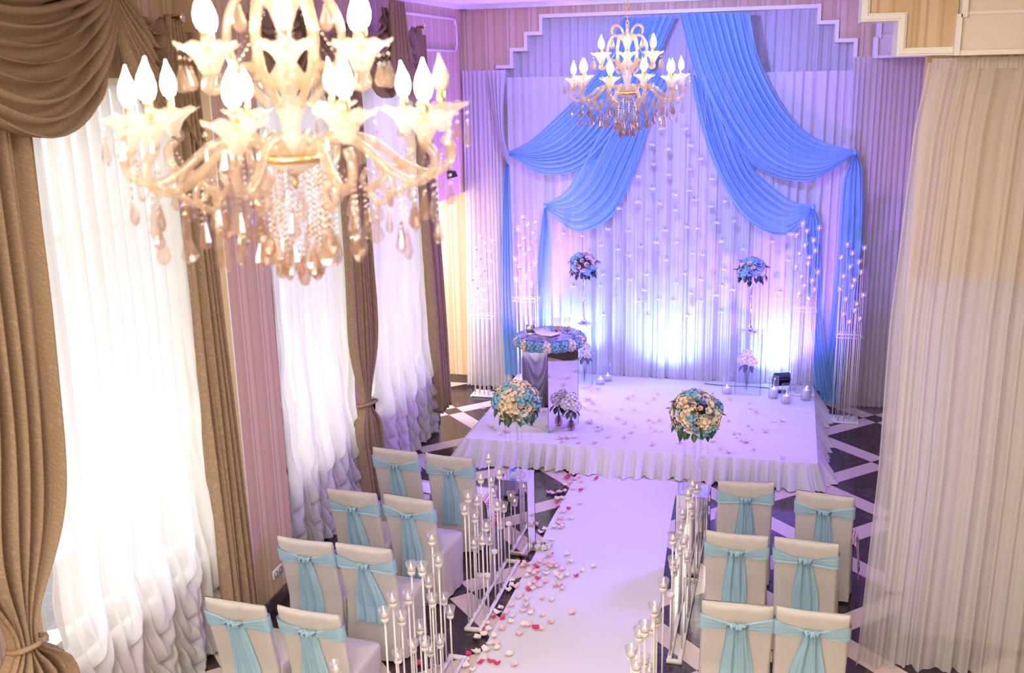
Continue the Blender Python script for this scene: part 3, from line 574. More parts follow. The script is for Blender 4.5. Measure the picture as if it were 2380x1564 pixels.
tag(obj('side_curtain', gathered((.66, 13.60), (1.75, 13.66), 4.50, .03, 17, .030, 9, 300, 26, hem=.03), M_RSHEER), 'lilac lit gathered sheer right of the backdrop', 'curtain', 'right hand gathered sheers')
tag(obj('curtain_liner', gathered((1.0, 13.95), (2.3, 13.95), 2.7, .03, 9, .02, 12, 100, 12), M_BACK), 'pale liner hanging behind the lilac sheer', 'curtain', 'right hand gathered sheers')
def big_curtain():
    nz = Noise1(41, 256); nz2 = Noise1(46, 256)
    edge = [(.83, 4.43), (.77, 4.0), (.735, 3.27), (.705, 2.67), (.70, 1.6), (.64, .03)]
    zs = [e[1] for e in edge][::-1]; xs = [e[0] for e in edge][::-1]
    def fn(u, v):
        z = .03+(4.43-.03)*v
        xl = float(np.interp(z, zs, xs)); xr = 2.5
        uu = u**1.0
        nf = 15; ph = 2*PI*nf*(uu+.5/nf*nz(uu*nf*.6)); am = (.022+.030*(1-v))*(.7+.7*nz2(uu*nf*.8))
        if v > .975: am *= .6
        o = am*(math.sin(ph)+.4*math.sin(2.3*ph+1+1.2*(1-v)))
        y = 7.36+o+(-.06*math.exp(-u/.03)*0)+.10*math.sin(PI*min(1, u*6))*(-.3)
        return (xl+(xr-xl)*uu, y, z)
    return grid(fn, 420, 40)
bc = empty('foreground_curtain', (.7, 7.36, 0), 0, 'large cream sheer curtain at the right edge, in front of the chairs', 'curtain', 'right hand gathered sheers')
v_, f_ = big_curtain(); obj('curtain_panel', ([(p[0]-.7, p[1]-7.36, p[2]) for p in v_], f_), M_RSHEER, bc)
obj('gathered_heading', ([(p[0]-.7, p[1]-7.36, p[2]) for p in gathered((.85, 7.34), (2.5, 7.34), 4.455, 4.385, 60, .012, 14, 400, 4)[0]], gathered((.85, 7.34), (2.5, 7.34), 4.455, 4.385, 60, .012, 14, 400, 4)[1]), M_RSHEER, bc)
tag(obj('curtain_liner', gathered((1.0, 7.85), (2.6, 7.85), 2.98, .03, 9, .02, 13, 100, 12), M_BACK), 'pale liner hanging behind the large cream curtain', 'curtain', 'right hand gathered sheers')

# blue swags, modelled from hanging fold lines
def loft(keys, nu, nv, nf, amp, seed, bulge=.08, pin0=1, pin1=.12, nrm=Vector((0, -1, 0))):
    nz = Noise1(seed)
    C = [crom(k, nv) for k in keys]
    rows = [crom([c[j] for c in C], nu) if len(C) > 2 else [C[0][j].lerp(C[1][j], i/(nu-1)) for i in range(nu)] for j in range(nv)]
    def fn(u, v):
        i, j = int(round(u*(nu-1))), int(round(v*(nv-1)))
        p = rows[j][i]; env = pin0+(pin1-pin0)*smooth(.35, 1, v)
        f = math.sin(2*PI*(nf*u+.35*nz(v*2.2+u*3)))+.4*math.sin(2*PI*(nf*2.1*u+.3+.4*v))
        return tuple(p+nrm*(amp*env*f+bulge*math.sin(PI*min(1, v*1.02))*(.3+.7*u)))
    return grid(fn, nu, nv)
GB = 'blue swags of the stage backdrop'
def blue_swag(lab, keys, tail, tlab, nf, seed):
    t = empty('blue_swag', keys[0][-1], 0, lab, 'swag', GB); o0 = Vector(keys[0][-1])
    def loc(vf): return ([tuple(Vector(p)-o0) for p in vf[0]], vf[1])
    obj('festoon', loc(loft(keys, 90, 44, nf, .036, seed)), M_BLUE, t)
    obj('tail', loc(loft(tail, 34, 40, 4, .02, seed+3, .03, 1, 1)), M_BLUE, t)
    obj('tie_knot', loc(xf(lathe([(.004, .03), (.02, .022), (.03, 0), (.022, -.025), (.006, -.04)], 10), tuple(o0+Vector((0, -.03, 0))))), M_BLUE, t)
blue_swag('upper right blue swag sweeping from the top to the outer tie', SWAG_RU, TAIL_RU, '', 9, 51)
blue_swag('lower right blue swag tied near the right flower stand', SWAG_RL, TAIL_RL, '', 6, 54)
blue_swag('upper left blue swag behind the far chandelier, tied at outer left', SWAG_LU, TAIL_LU, '', 9, 57)
blue_swag('lower left blue swag tied above the round table', SWAG_LL, TAIL_LL, '', 6, 60)

# ================================================================== STAGE AND RUNNER
SX0, SX1, SY0, SY1, SZ = -3.56, .42, 10.76, 13.60, .28
stage = empty('stage', ((SX0+SX1)/2, (SY0+SY1)/2, 0), 0, 'low white cloth-covered stage with ruffled skirt', 'stage')
def stage_top():
    n1, n2, n3 = Noise1(71, 256), Noise1(72, 256), Noise1(73, 256)
    def fn(u, v):
        x = SX0+(SX1-SX0)*u; y = SY0+(SY1-SY0)*v
        wr = .004*n1(y*9+2*n2(x*1.3))+.003*n3(y*22+x*2)+.006*smooth(-.5, .4, x)*n2(y*16+x*3)
        e = min(u*60, (1-u)*60, v*60, 1)
        return (x-(SX0+SX1)/2, y-(SY0+SY1)/2, SZ+wr*e)
    return grid(fn, 120, 220)
obj('stage_cloth', stage_top(), M_STAGE, stage)
obj('stage_core', box(-(SX1-SX0)/2+.02, (SX1-SX0)/2-.02, -(SY1-SY0)/2+.02, (SY1-SY0)/2, 0, SZ-.012), M_STAGE, stage, False)
def skirt():
    nz, n2 = Noise1(75, 512), Noise1(76, 512)
    P = [Vector((SX0, SY1, 0)), Vector((SX0, SY0, 0)), Vector((SX1, SY0, 0)), Vector((SX1, SY1, 0))]
    seg = [(P[i+1]-P[i]).length for i in range(3)]; T = sum(seg)
    nr = [Vector((-1, 0, 0)), Vector((0, -1, 0)), Vector((1, 0, 0))]
    def fn(u, v):
        s = u*T; i = 0
        while i < 2 and s > seg[i]: s -= seg[i]; i += 1
        p = P[i].lerp(P[i+1], s/seg[i])
        n = nr[i].copy(); r = .3
        if i < 2 and seg[i]-s < r: n = nr[i].lerp(nr[i+1], .5*(1-(seg[i]-s)/r)).normalized()
        if i > 0 and s < r: n = nr[i].lerp(nr[i-1], .5*(1-s/r)).normalized()
        d = u*T; low = 1-v
        f = math.sin(2*PI*(d/.15+.8*nz(d*3)))+.35*math.sin(2*PI*(d/.07+nz(d*5+3)))
        o = -.004+low**.8*(.11+.05*f+.08*max(0, n2(d*2.1))*low)
        z = (SZ+.006)*v+.012*low*(1+nz(d*11))
        q = p+n*o
        return (q.x-(SX0+SX1)/2, q.y-(SY0+SY1)/2, max(.004, z+.004*math.sin(2*PI*d/.05)*(v > .9)))
    return grid(fn, 900, 14)
obj('stage_skirt', skirt(), M_STAGE, stage)
def runner():
    n1, n2 = Noise1(81), Noise1(82)
    def fn(u, v):
        y = 3.6+(10.70-3.6)*v
        x0 = -2.19; x1 = -.84+(-1.04+.84)*smooth(6, 10.7, y)
        x = x0+(x1-x0)*u
        wr = .007*smooth(8.6, 10.6, y)*max(0, n1((x*.8+y*.5)*9))+.0015*n2(x*7+y*3)
        return (x+.012*n2(y*1.5)*(1-u), y, .007+wr)
    return grid(fn, 60, 160)
tag(obj('aisle_runner', runner(), M_CARPET), 'long white cloth runner down the centre aisle', 'runner')
# ================================================================== CHAIRS
def rrect(a, b, r, n=6):
    """rounded rectangle loop (half sizes a, b)"""
    pts = []
    for cx, cy, a0 in ((a-r, b-r, 0), (-a+r, b-r, PI/2), (-a+r, -b+r, PI), (a-r, -b+r, 1.5*PI)):
        for k in range(n+1):
            t = a0+PI/2*k/n; pts.append((cx+r*math.cos(t), cy+r*math.sin(t)))
    # subdivide the long straights
    out = []
    for i, p in enumerate(pts):
        q = pts[(i+1) % len(pts)]; out.append(p); L = math.hypot(q[0]-p[0], q[1]-p[1])
        m = int(L/.04)
        for k in range(1, m): out.append((p[0]+(q[0]-p[0])*k/m, p[1]+(q[1]-p[1])*k/m))
    return out
def back_y(z): return -.115*max(0, (z-.47))/.53     # the back leans towards -y
def back_w(z): return .228+.006*z
def chair_back(seed):
    nz, n2 = Noise1(seed), Noise1(seed+1)
    base = rrect(1, 1, .001, 1); loop = rrect(.235, .028, .024, 4); m = len(loop)
    zs = [.02, .12, .25, .38, .46, .52, .6, .68, .76, .84, .9, .95, .975, .99, 1.0]
    v, f = [], []
    for k, z in enumerate(zs):
        for (x, y) in loop:
            u = x/.235; w = back_w(z)/.235
            zz = z+(.014*abs(u)**3-.006)*smooth(.85, 1, z)+.005*nz(u*6+3)*smooth(.9, 1, z)
            t = 1 if z < .985 else (.75 if z < .995 else .35)
            wr = .012*n2(u*6+z*4)*smooth(.7, 1, z)+.005*nz(u*9-z*4)+.012*smooth(.45, 0, z)*math.sin(9*u+seed)
            fl = 1+.03*smooth(.4, 0, z)
            v.append((x*w*fl*(1 if z < .99 else .992), y*t+back_y(z)+(wr if y < 0 else 0)-.03*smooth(.45, 0, z), zz))
    for k in range(len(zs)-1):
        for i in range(m): f.append((k*m+i, k*m+(i+1) % m, (k+1)*m+(i+1) % m, (k+1)*m+i))
    f.append(tuple(range((len(zs)-1)*m, len(zs)*m)))
    return v, f
def chair_seat(seed):
    nz = Noise1(seed+4); loop = rrect(.235, .225, .035, 4); m = len(loop)
    rings = [(.96, .475), (1.0, .462), (1.012, .43), (1.02, .32), (1.02, .18), (1.03, .06), (1.04, .012)]
    v, f = [(0, .235, .482)], []
    for k, (s, z) in enumerate(rings):
        for i, (x, y) in enumerate(loop):
            a = math.atan2(y, x); low = smooth(.45, 0, z)
            corner = math.exp(-((abs(abs(a)-PI/4 if abs(a) < PI/2 else abs(a)-3*PI/4))/.09)**2)
            wv = 1+low*(.035*math.sin(11*a+seed)+.02*nz(a*4))-.07*low*corner
            v.append((x*s*wv, .235+y*s*wv, z))
    for i in range(m): f.append((0, 1+i, 1+(i+1) % m))
    for k in range(len(rings)-1):
        for i in range(m): f.append((1+k*m+i, 1+k*m+m+i, 1+k*m+m+(i+1) % m, 1+k*m+(i+1) % m))
    return v, f
def sash_band(seed):
    nz = Noise1(seed+8); loop = rrect(.243, .036, .030, 4); m = len(loop)
    def fn(u, v):
        i = int(round(u*m)) % m; x, y = loop[i]; uu = x/.243; c = abs(uu)
        if y < 0:
            zt = .862+.058*smooth(.1, 1, c); zb = .815+.0*c-.015*smooth(.15, .9, c)
        else: zt, zb = .92, .80
        z = zb+(zt-zb)*v
        f = .009*math.sin(2*PI*(3.2*v+.5*nz(c*3)))*(y < 0)*(1.3-c)
        return (x*1.008, y+back_y(z)-(.006 if y < 0 else -.004)+f-(.016*math.exp(-(uu/.16)**2) if y < 0 else 0), z+.004*nz(uu*7)*v)
    return grid(fn, m, 9, wrap=True)
def sash_tail(seed, wtop=.055, wbot=.105, zend=.30):
    nz = Noise1(seed+12); sk = .03*nz(seed*.37)
    def fn(u, v):
        z = .868-(.868-zend)*v if v > .06 else .862+.018*math.sin(PI*v/.06)
        w = wtop+(wbot-wtop)*smooth(.0, .75, v)
        x = (2*u-1)*w+sk*v
        f = .014*math.sin(2*PI*(2.4*u+.25*nz(v*2+seed)))*(1-.4*v)+.006*math.sin(2*PI*5.3*u)
        return (x, back_y(z)-.052-.022*math.exp(-(v/.1)**2)-.012*v+f, z)
    return grid(fn, 30, 26)
def sash_knot():
    return grid(lambda u, v: ((2*v-1)*.050*(.85+.15*math.cos(2*PI*u)), back_y(.845)-.060-.019*math.sin(2*PI*u)-.006*math.sin(17*v), .846+.026*math.cos(2*PI*u)+.003*math.sin(9*v)), 14, 16, wrap=True)
CH = []
for s in range(3):
    CH.append((mesh('back_cover', chair_back(101+s*7), M_COVER), mesh('seat_cover', chair_seat(105+s*5), M_COVER), mesh('sash_band', sash_band(107+s*3), M_SASH)))
KN = mesh('sash_knot', sash_knot(), M_SASH)
chairs = [(-3.481, 8.464, -5, 'front row, nearest the window, left of the aisle'), (-2.933, 8.425, -2, 'front row, beside the left mirrored pedestal'),
          (-3.481, 7.463, -4, 'second row left of the aisle, window side'), (-2.963, 7.44, -7, 'second row left of the aisle, aisle side'),
          (-3.466, 6.523, -1, 'third row left of the aisle, window side'), (-2.973, 6.512, -4, 'third row left of the aisle, aisle side'),
          (-3.505, 5.543, -2, 'nearest row left of the aisle, window side'), (-2.958, 5.545, -3, 'nearest row left of the aisle, aisle side'),
          (-.261, 8.359, 5, 'front row right of the aisle, beside the right mirrored pedestal'), (.401, 8.23, -5, 'front row right of the aisle, nearest the cream curtain'),
          (-.274, 7.327, 1, 'middle row right of the aisle, aisle side'), (.244, 7.314, -5, 'middle row right of the aisle, curtain side'),
          (-.22, 6.26, 4, 'nearest row right of the aisle, aisle side'), (.267, 6.274, 0, 'nearest row right of the aisle, curtain side')]
TW = [(.05, .085), (.052, .095), (.055, .10), (.05, .10), (.055, .095), (.05, .125), (.06, .10), (.055, .105), (.05, .085), (.06, .085), (.062, .095), (.052, .10), (.07, .115), (.055, .12)]
for k, (x, y, r, where) in enumerate(chairs):
    t = empty('banquet_chair', (x, y+.115, 0), math.radians(r), 'white covered chair, blue sash, '+where, 'chair', 'covered chairs with blue sashes')
    b, s, sb = CH[k % 3]
    put('back_cover', b, t); put('seat_cover', s, t)
    bo = put('sash_band', sb, t); put('sash_knot', KN, bo)
    obj('sash_tail', sash_tail(110+k, TW[k][0], TW[k][1], .24+.05*(k % 3)), M_SASH, t)
# embroidered towels lying over seats
def towel_mat():
    m, nt, p, o = nodes('embroidered_linen'); p.inputs['Roughness'].default_value = .9
    tc = N(nt, 'TexCoord'); sp = N(nt, 'SeparateXYZ'); nt.links.new(tc.outputs['UV'], sp.inputs[0])
    def mth(op, a, b=None):
        n = N(nt, 'Math', operation=op)
        for i, q in enumerate((a, b)):
            if q is None: continue
            if isinstance(q, (int, float)): n.inputs[i].default_value = q
            else: nt.links.new(q, n.inputs[i])
        return n.outputs[0]
    u, v = sp.outputs[0], sp.outputs[1]
    zig = mth('ABSOLUTE', mth('SUBTRACT', mth('FRACT', mth('MULTIPLY', u, 7)), .5))
    zig2 = mth('ABSOLUTE', mth('SUBTRACT', mth('FRACT', mth('MULTIPLY', v, 18)), .5))
    dia = mth('LESS_THAN', mth('ABSOLUTE', mth('SUBTRACT', mth('ADD', zig, zig2), .5)), .16)
    b1 = mth('MULTIPLY', mth('GREATER_THAN', v, .58), mth('LESS_THAN', v, .72))
    b2 = mth('GREATER_THAN', v, .82)
    l1 = mth('LESS_THAN', mth('ABSOLUTE', mth('SUBTRACT', v, .50)), .012); l2 = mth('LESS_THAN', mth('ABSOLUTE', mth('SUBTRACT', v, .45)), .008)
    l3 = mth('GREATER_THAN', v, .965)
    msk = mth('MAXIMUM', mth('MULTIPLY', mth('MAXIMUM', b1, b2), dia), mth('MAXIMUM', mth('MAXIMUM', l1, l2), l3))
    mx = N(nt, 'MixRGB'); mx.inputs[1].default_value = (.85, .82, .8, 1); mx.inputs[2].default_value = (.62, .03, .05, 1)
    nt.links.new(msk, mx.inputs[0]); nt.links.new(mx.outputs[0], p.inputs['Base Color']); return m
M_TOWEL = towel_mat()
def towel(lab, cx, cy, rz, side=1, w=.2, drop=.26):
    pts = crom([(-.10*side, 0, .492), (.05*side, 0, .494), (.17*side, 0, .492), (.245*side, 0, .480), (.272*side, 0, .43), (.285*side, 0, .30), (.30*side, 0, .46-drop)], 40)
    nz = Noise1(int(abs(cx)*100))
    def fn(u, v):
        p = pts[int(round(v*39))]
        return (p.x+.008*math.sin(9*u)*v*side, (u-.5)*w*(1+.25*v)+.235+.03*v, p.z+.004*nz(u*5+v*4)+.006*math.sin(7*u)*(1-v))
    vf = grid(fn, 16, 40); me = mesh('embroidered_towel', vf, M_TOWEL)
    uv = me.uv_layers.new(name='UVMap')
    for l in me.loops: uv.data[l.index].uv = ((l.vertex_index % 16)/15, (l.vertex_index//16)/39)
    o = put('embroidered_towel', me, None, (cx, cy, 0), (0, 0, rz)); tag(o, lab, 'towel', 'embroidered towels on front row seats')
towel('red embroidered white towel on the front chair nearest the window', -3.481, 8.464+.115, math.radians(-5))
towel('red embroidered white towel beside the left mirrored pedestal', -2.933, 8.425+.115, math.radians(-2), 1, .26, .30)
towel('red embroidered towel on the front chair nearest the cream curtain', .401, 8.23+.115, math.radians(-5), 1, .26, .34)

# ================================================================== CANDLES
V_GLASS = mesh('votive_glass', lathe([(.0, .004), (.026, .004), (.029, .02), (.041, .074), (.038, .074), (.027, .022), (.0, .012)], 20, rib=.035, ribn=10), M_VGLASS)
V_TEA = mesh('tealight', lathe([(.0, .013), (.021, .013), (.021, .03), (.0, .031)], 12), M_WAX)
V_FLAME = mesh('flame', lathe([(.0005, .0), (.0038, .005), (.0042, .009), (.0025, .017), (.0005, .026)], 8), M_FLAME)
V_TIN = mesh('tealight_tin', lathe([(.0, .0), (.023, .0), (.023, .016), (.021, .016)], 12), M_ALU)
V_HOLD = mesh('cup_holder', lathe([(.006, -.045), (.009, -.035), (.018, -.028), (.026, -.022), (.028, .0), (.026, .004), (.022, -.004), (.0, -.01)], 14), M_WHITEMETAL)
def votive(x, y, z, lab, group, tin=False):
    t = empty('votive_candle', (x, y, z), random.random()*6, lab, 'candle', group)
    put('votive_glass', V_GLASS, t); w_ = put('tealight', V_TEA, t); put('flame', V_FLAME, w_, (0, 0, .03))
    if tin: put('tealight_tin', V_TIN, t, (0, 0, .006))
def aisle_stand(lab, clab, rods, y0, y1, xa, xb, empties=()):
    x0, x1 = min(xa, xb)-.02, max(xa, xb)+.02
    t = empty('candle_stand', ((x0+x1)/2, (y0+y1)/2, 0), 0, lab, 'candle stand', 'low candle stands along the aisle'); c = Vector(((x0+x1)/2, (y0+y1)/2, 0))
    def bx(*a): q = box(*a, .004); return ([tuple(Vector(p)-c) for p in q[0]], q[1])
    for x in (xa, xb): obj('base_rail', bx(x-.016, x+.016, y0-.05, y1+.05, .004, .03), M_WHITEMETAL, t)
    for y in (y0-.04, y1+.04): obj('base_bar', bx(x0, x1, y-.016, y+.016, .0, .032), M_WHITEMETAL, t)
    order = sorted((k for k in range(len(rods)) if k not in empties), key=lambda k: rods[k][2])
    for k, (x, y, z) in enumerate(rods):
        rx = xa if abs(x-xa) < abs(x-xb) else xb
        zt = z-.06
        r = obj('rod', tube([(rx-c.x, y-c.y, .02), (rx-c.x, y-c.y, zt)], .0065, 6), M_WHITEMETAL, t)
        put('cup_holder', V_HOLD, r, (rx-c.x, y-c.y, zt+.03))
        if k not in empties: votive(rx, y, zt+.022, ('topmost ' if k == order[-1] else 'lowest ' if k == order[0] else '')+clab, 'votives on '+lab)
aisle_stand('low white candle stand beside the left mirrored pedestal', 'lit glass votive on the white stand beside the left mirrored pedestal', AISLE_L1, 7.2, 8.35, -2.40, -2.29, (13, 17, 18, 19))
aisle_stand('low white candle stand beside the nearest left aisle chairs', 'lit glass votive on the white stand beside the nearest left chairs', AISLE_L2, 5.45, 6.7, -2.40, -2.29)
aisle_stand('white candle stand mostly below the frame, bottom left', 'glass votive peeking over the bottom edge before the nearest left chair', AISLE_L3, 3.9, 4.8, -2.40, -2.29)
aisle_stand('low white candle stand by the right mirrored pedestal', 'lit glass votive on the white stand by the right mirrored pedestal', AISLE_R1, 7.1, 8.35, -.74, -.66, (14,))
aisle_stand('low white candle stand at the bottom right of the runner', 'lit glass votive on the white stand at bottom right of the runner', AISLE_R2, 5.0, 6.6, -.80, -.74)
def tall_stand(lab, clab, rods, zb, brace):
    xs = [r[0] for r in rods]; ys = [r[1] for r in rods]
    x0, x1, y0, y1 = min(xs)-.015, max(xs)+.015, min(ys)-.03, max(ys)+.03
    c = Vector(((x0+x1)/2, (y0+y1)/2, zb))
    t = empty('tall_candle_stand', tuple(c), 0, lab, 'candle stand', 'tall candle stands flanking the backdrop')
    def L(vf): return ([tuple(Vector(p)-c) for p in vf[0]], vf[1])
    for y in sorted(set(round(q, 3) for q in ys)): obj('base_bar', L(box(x0-.02, x1+.02, y-.014, y+.014, zb+.002, zb+.028, .004)), M_WHITEMETAL, t)
    for x in (x0-.01, x1+.01): obj('base_rail', L(box(x-.014, x+.014, y0, y1, zb, zb+.03, .004)), M_WHITEMETAL, t)
    bz = brace
    obj('brace_frame', L(join(*[tube(p, .004, 6) for p in ([(x0, y0, bz), (x1, y0, bz)], [(x0, y1, bz), (x1, y1, bz)], [(x0, y0, bz), (x0, y1, bz)], [(x1, y0, bz), (x1, y1, bz)], [(x0, y0, bz+.05), (x1, y0, bz+.05)], [(x0, (y0+y1)/2, bz), (x1, (y0+y1)/2, bz)])])), M_WHITEMETAL, t)
    zs_ = [q[2] for q in rods]
    for (x, y, z) in rods:
        zt = z-.02
        r = obj('rod', L(tube([(x, y, zb+.02), (x, y, zt)], .0055, 6)), M_WHITEMETAL, t)
        votive(x, y, zt, ('topmost ' if z == max(zs_) else 'lowest ' if z == min(zs_) else '')+clab, 'votives on '+lab, True)
tall_stand('tall white candle stand on the tiled floor left of the stage', 'lit votive on the tall stand left of the stage', TALL_L1, 0, 1.15)
tall_stand('tall white candle stand on the stage behind the round table', 'lit votive on the tall stand behind the round table', TALL_L2, SZ+.004, 1.42)
tall_stand('tall white candle stand on the stage beside the black floodlight', 'lit votive on the tall stand beside the black floodlight', TALL_R1, SZ+.004, 1.41)
tall_stand('tall white candle stand on the tiled floor right of the stage', 'lit votive on the tall stand right of the stage', TALL_R2, 0, 1.13)
# pillar candles in glass cylinders on the stage
P_GL = mesh('glass_cylinder', lathe([(.0, .006), (.056, .006), (.06, .0), (.06, .19), (.056, .19), (.056, .012), (.0, .012)], 24), M_GLASS)
P_WX = {}
def pillar(x, y, h, lab, lit=True, gh=1):
    t = empty('pillar_candle', (x, y, SZ+.006), 0, lab, 'candle', 'pillar candles in glass cylinders')
    put('glass_cylinder', P_GL, t, scale=(1.05, 1.05, gh*1.3))
    if h:
        h *= 1.25
        w_ = obj('candle', lathe([(.0, .014), (.05, .014), (.051, h*.9), (.046, h), (.02, h-.008), (.0, h-.008)], 20), M_WAX, t)
        if lit: put('flame', V_FLAME, w_, (0, 0, h-.006), scale=1.6)
pillar(-.68, 13.05, .07, 'pillar candle in glass left of the right glass pedestal')
pillar(-.09, 12.98, .10, 'pillar candle in tall glass in front of the black floodlight', gh=1.15)
pillar(.07, 12.80, .08, 'pillar candle in glass, foremost of the right-hand trio')
pillar(.31, 12.97, .11, 'pillar candle in glass before the tall stand on the stage right', gh=1.1)
pillar(-2.37, 13.15, .06, 'pillar candle in glass nearest the round table, on its right')
pillar(-2.30, 13.32, .06, 'pillar candle in glass behind another, right of the left glass pedestal')

# ================================================================== FLOWERS
def petal_surf(l, w, curl, cup, n=4):
    def fn(u, v):
        s = (2*u-1); ww = w*math.sin(PI*min(.97, .18+.72*v))**.7
        return (s*ww, l*v, curl*v*v+cup*s*s*ww)
    return grid(fn, n, 5)
def rose(r):
    P = []
    for ring, (n, tilt, sc, rad) in enumerate(((3, 1.35, .55, .06), (4, 1.1, .72, .12), (5, .75, .9, .2), (5, .42, 1.0, .26))):
        for k in range(n):
            a = 2*PI*k/n+ring*.6
            q = petal_surf(r*.95*sc, r*.62*sc, -.15*r, .4/r*r, 4)
            q = xf(q, (0, rad*r*.5, 0), (tilt, 0, 0)); P.append(xf(q, (0, 0, r*.1), (0, 0, a)))
    return join(*P)
def floret(r):
    P = []
    for k in range(4):
        q = petal_surf(r, r*.62, .1*r, 0, 3); P.append(xf(q, (0, r*.05, 0), (.35, 0, k*PI/2)))
    return join(*P)
def hydrangea(r, n=34, seed=1):
    rr = np.random.RandomState(seed); P = []; ga = PI*(3-math.sqrt(5))
    fl = floret(r*.34)
    for k in range(n):
        z = 1-1.55*(k+.5)/n; a = ga*k; s = math.sqrt(max(0, 1-z*z))
        d = Vector((s*math.cos(a), s*math.sin(a), z)).normalized()
        e = d.to_track_quat('Z', 'Y').to_euler(); m = Matrix.LocRotScale(d*r*(.88+.18*rr.rand()), e, None) @ Matrix.Rotation(rr.rand()*6, 4, 'Z')
        P.append(([m @ Vector(p) for p in fl[0]], fl[1]))
    core = lathe([(.01*r, -.55*r), (.6*r, -.35*r), (.8*r, .1*r), (.6*r, .55*r), (.05*r, .8*r)], 10); P.append(core)
    return join(*P)
def leaf(l, w):
    def fn(u, v):
        s = 2*u-1; ww = w*math.sin(PI*min(.985, v*.97+.02))**.8
        return (s*ww, l*v, -.22*l*v*v+.25*abs(s)*ww)
    return grid(fn, 5, 8)
def berries(r, n, seed):
    rr = np.random.RandomState(seed); P = []
    b = lathe([(.001, -.006), (.005, -.003), (.006, 0), (.005, .003), (.001, .006)], 5)
    for k in range(n):
        d = Vector((rr.randn(), rr.randn(), abs(rr.randn())+.2)).normalized()*r*(.6+.5*rr.rand()); P.append(xf(b, d))
        P.append(tube([(0, 0, 0), d], .0012, 3, False))
    return join(*P)
ME = {'rose_cream': mesh('rose', rose(.038), M_ROSE), 'rose_white': mesh('rose', rose(.038), M_ROSEW), 'rose_peach': mesh('rose_bud', rose(.022), M_PEACH),
      'hyd_blue': mesh('hydrangea_head', hydrangea(.062, 34, 2), M_HYDB), 'hyd_white': mesh('hydrangea_head', hydrangea(.062, 34, 3), M_HYDW), 'hyd_cream': mesh('hydrangea_head', hydrangea(.062, 34, 4), M_HYDC),
      'leaf': mesh('leaf', leaf(.085, .026), M_LEAF), 'leaf_dark': mesh('leaf', leaf(.085, .026), M_LEAFB), 'berry': mesh('berry_sprig', berries(.045, 12, 5), M_BERRY),
      'rose_pink': mesh('rose', rose(.036), plain('blush_rose', (.88, .60, .50), .7, var=.1))}
def on_dir(name, key, parent, center, d, rad, s=1, roll=None, sq=1.0):
    d = Vector(d).normalized(); q = d.to_track_quat('Z', 'Y') @ Euler((0, 0, random.random()*6 if roll is None else roll)).to_quaternion()
    o = put(name, ME[key], parent, tuple(Vector(center)+Vector((d.x*rad, d.y*rad, d.z*rad*sq))), q.to_euler(), s); return o
def flower_ball(t, c, R, mix, n, seed, nleaf=26, leafkey='leaf', sq=.95, hs=1.0):
    random.seed(seed); ga = PI*(3-math.sqrt(5))
    core = obj('foam_core', xf(lathe([(.01, -.8), (.6, -.6), (.82, 0), (.6, .6), (.01, .82)], 14), c, s=R*.8), M_LEAFB, t)
    for k in range(n):
        z = 1-1.78*(k+.5)/n; a = ga*k+seed; s = math.sqrt(max(0, 1-z*z)); d = (s*math.cos(a), s*math.sin(a), z)
        key = mix[random.randrange(len(mix))]
        nm = 'hydrangea_head' if key.startswith('hyd') else ('berry_sprig' if key == 'berry' else 'rose')
        rad = R*(.76 if key.startswith('hyd') else .90)*(1+.06*random.random())
        on_dir(nm, key, t, c, d, rad, (.85+.3*random.random())*hs, None, sq)
    for k in range(nleaf):
        a = 2*PI*k/nleaf+.3*random.random(); z = -.75+.5*random.random() if k % 3 else .9*random.random()-.1
        s = math.sqrt(1-z*z); d = Vector((s*math.cos(a), s*math.sin(a), z))
        o = put('leaf', ME[leafkey], t, tuple(Vector(c)+d*R*.86), (0, 0, 0), .8+.4*random.random())
        out = Vector((d.x, d.y, -.9 if z < 0 else .2)).normalized(); o.rotation_euler = (out.to_track_quat('Y', 'Z')).to_euler()
BEAD = [(0, 0, .006), (.006, 0, 0), (0, .006, 0), (-.006, 0, 0), (0, -.006, 0), (0, 0, -.006)], [(0, 1, 2), (0, 2, 3), (0, 3, 4), (0, 4, 1), (5, 2, 1), (5, 3, 2), (5, 4, 3), (5, 1, 4)]
def bead_line(pts, step=.016, s=1.0):
    L = [0]
    for a, b in zip(pts[:-1], pts[1:]): L.append(L[-1]+(Vector(b)-Vector(a)).length)
    P = []; n = max(2, int(L[-1]/step))
    A = np.array([tuple(p) for p in pts])
    for k in range(n):
        d = L[-1]*k/(n-1); q = [np.interp(d, L, A[:, i]) for i in range(3)]
        P.append(([(v[0]*s+q[0], v[1]*s+q[1], v[2]*s+q[2]) for v in BEAD[0]], BEAD[1]))
    return join(*P)
MB = glassy('glass_bead', (.95, .93, .98), .5, .25, (.95, .93, 1), .05, .5)
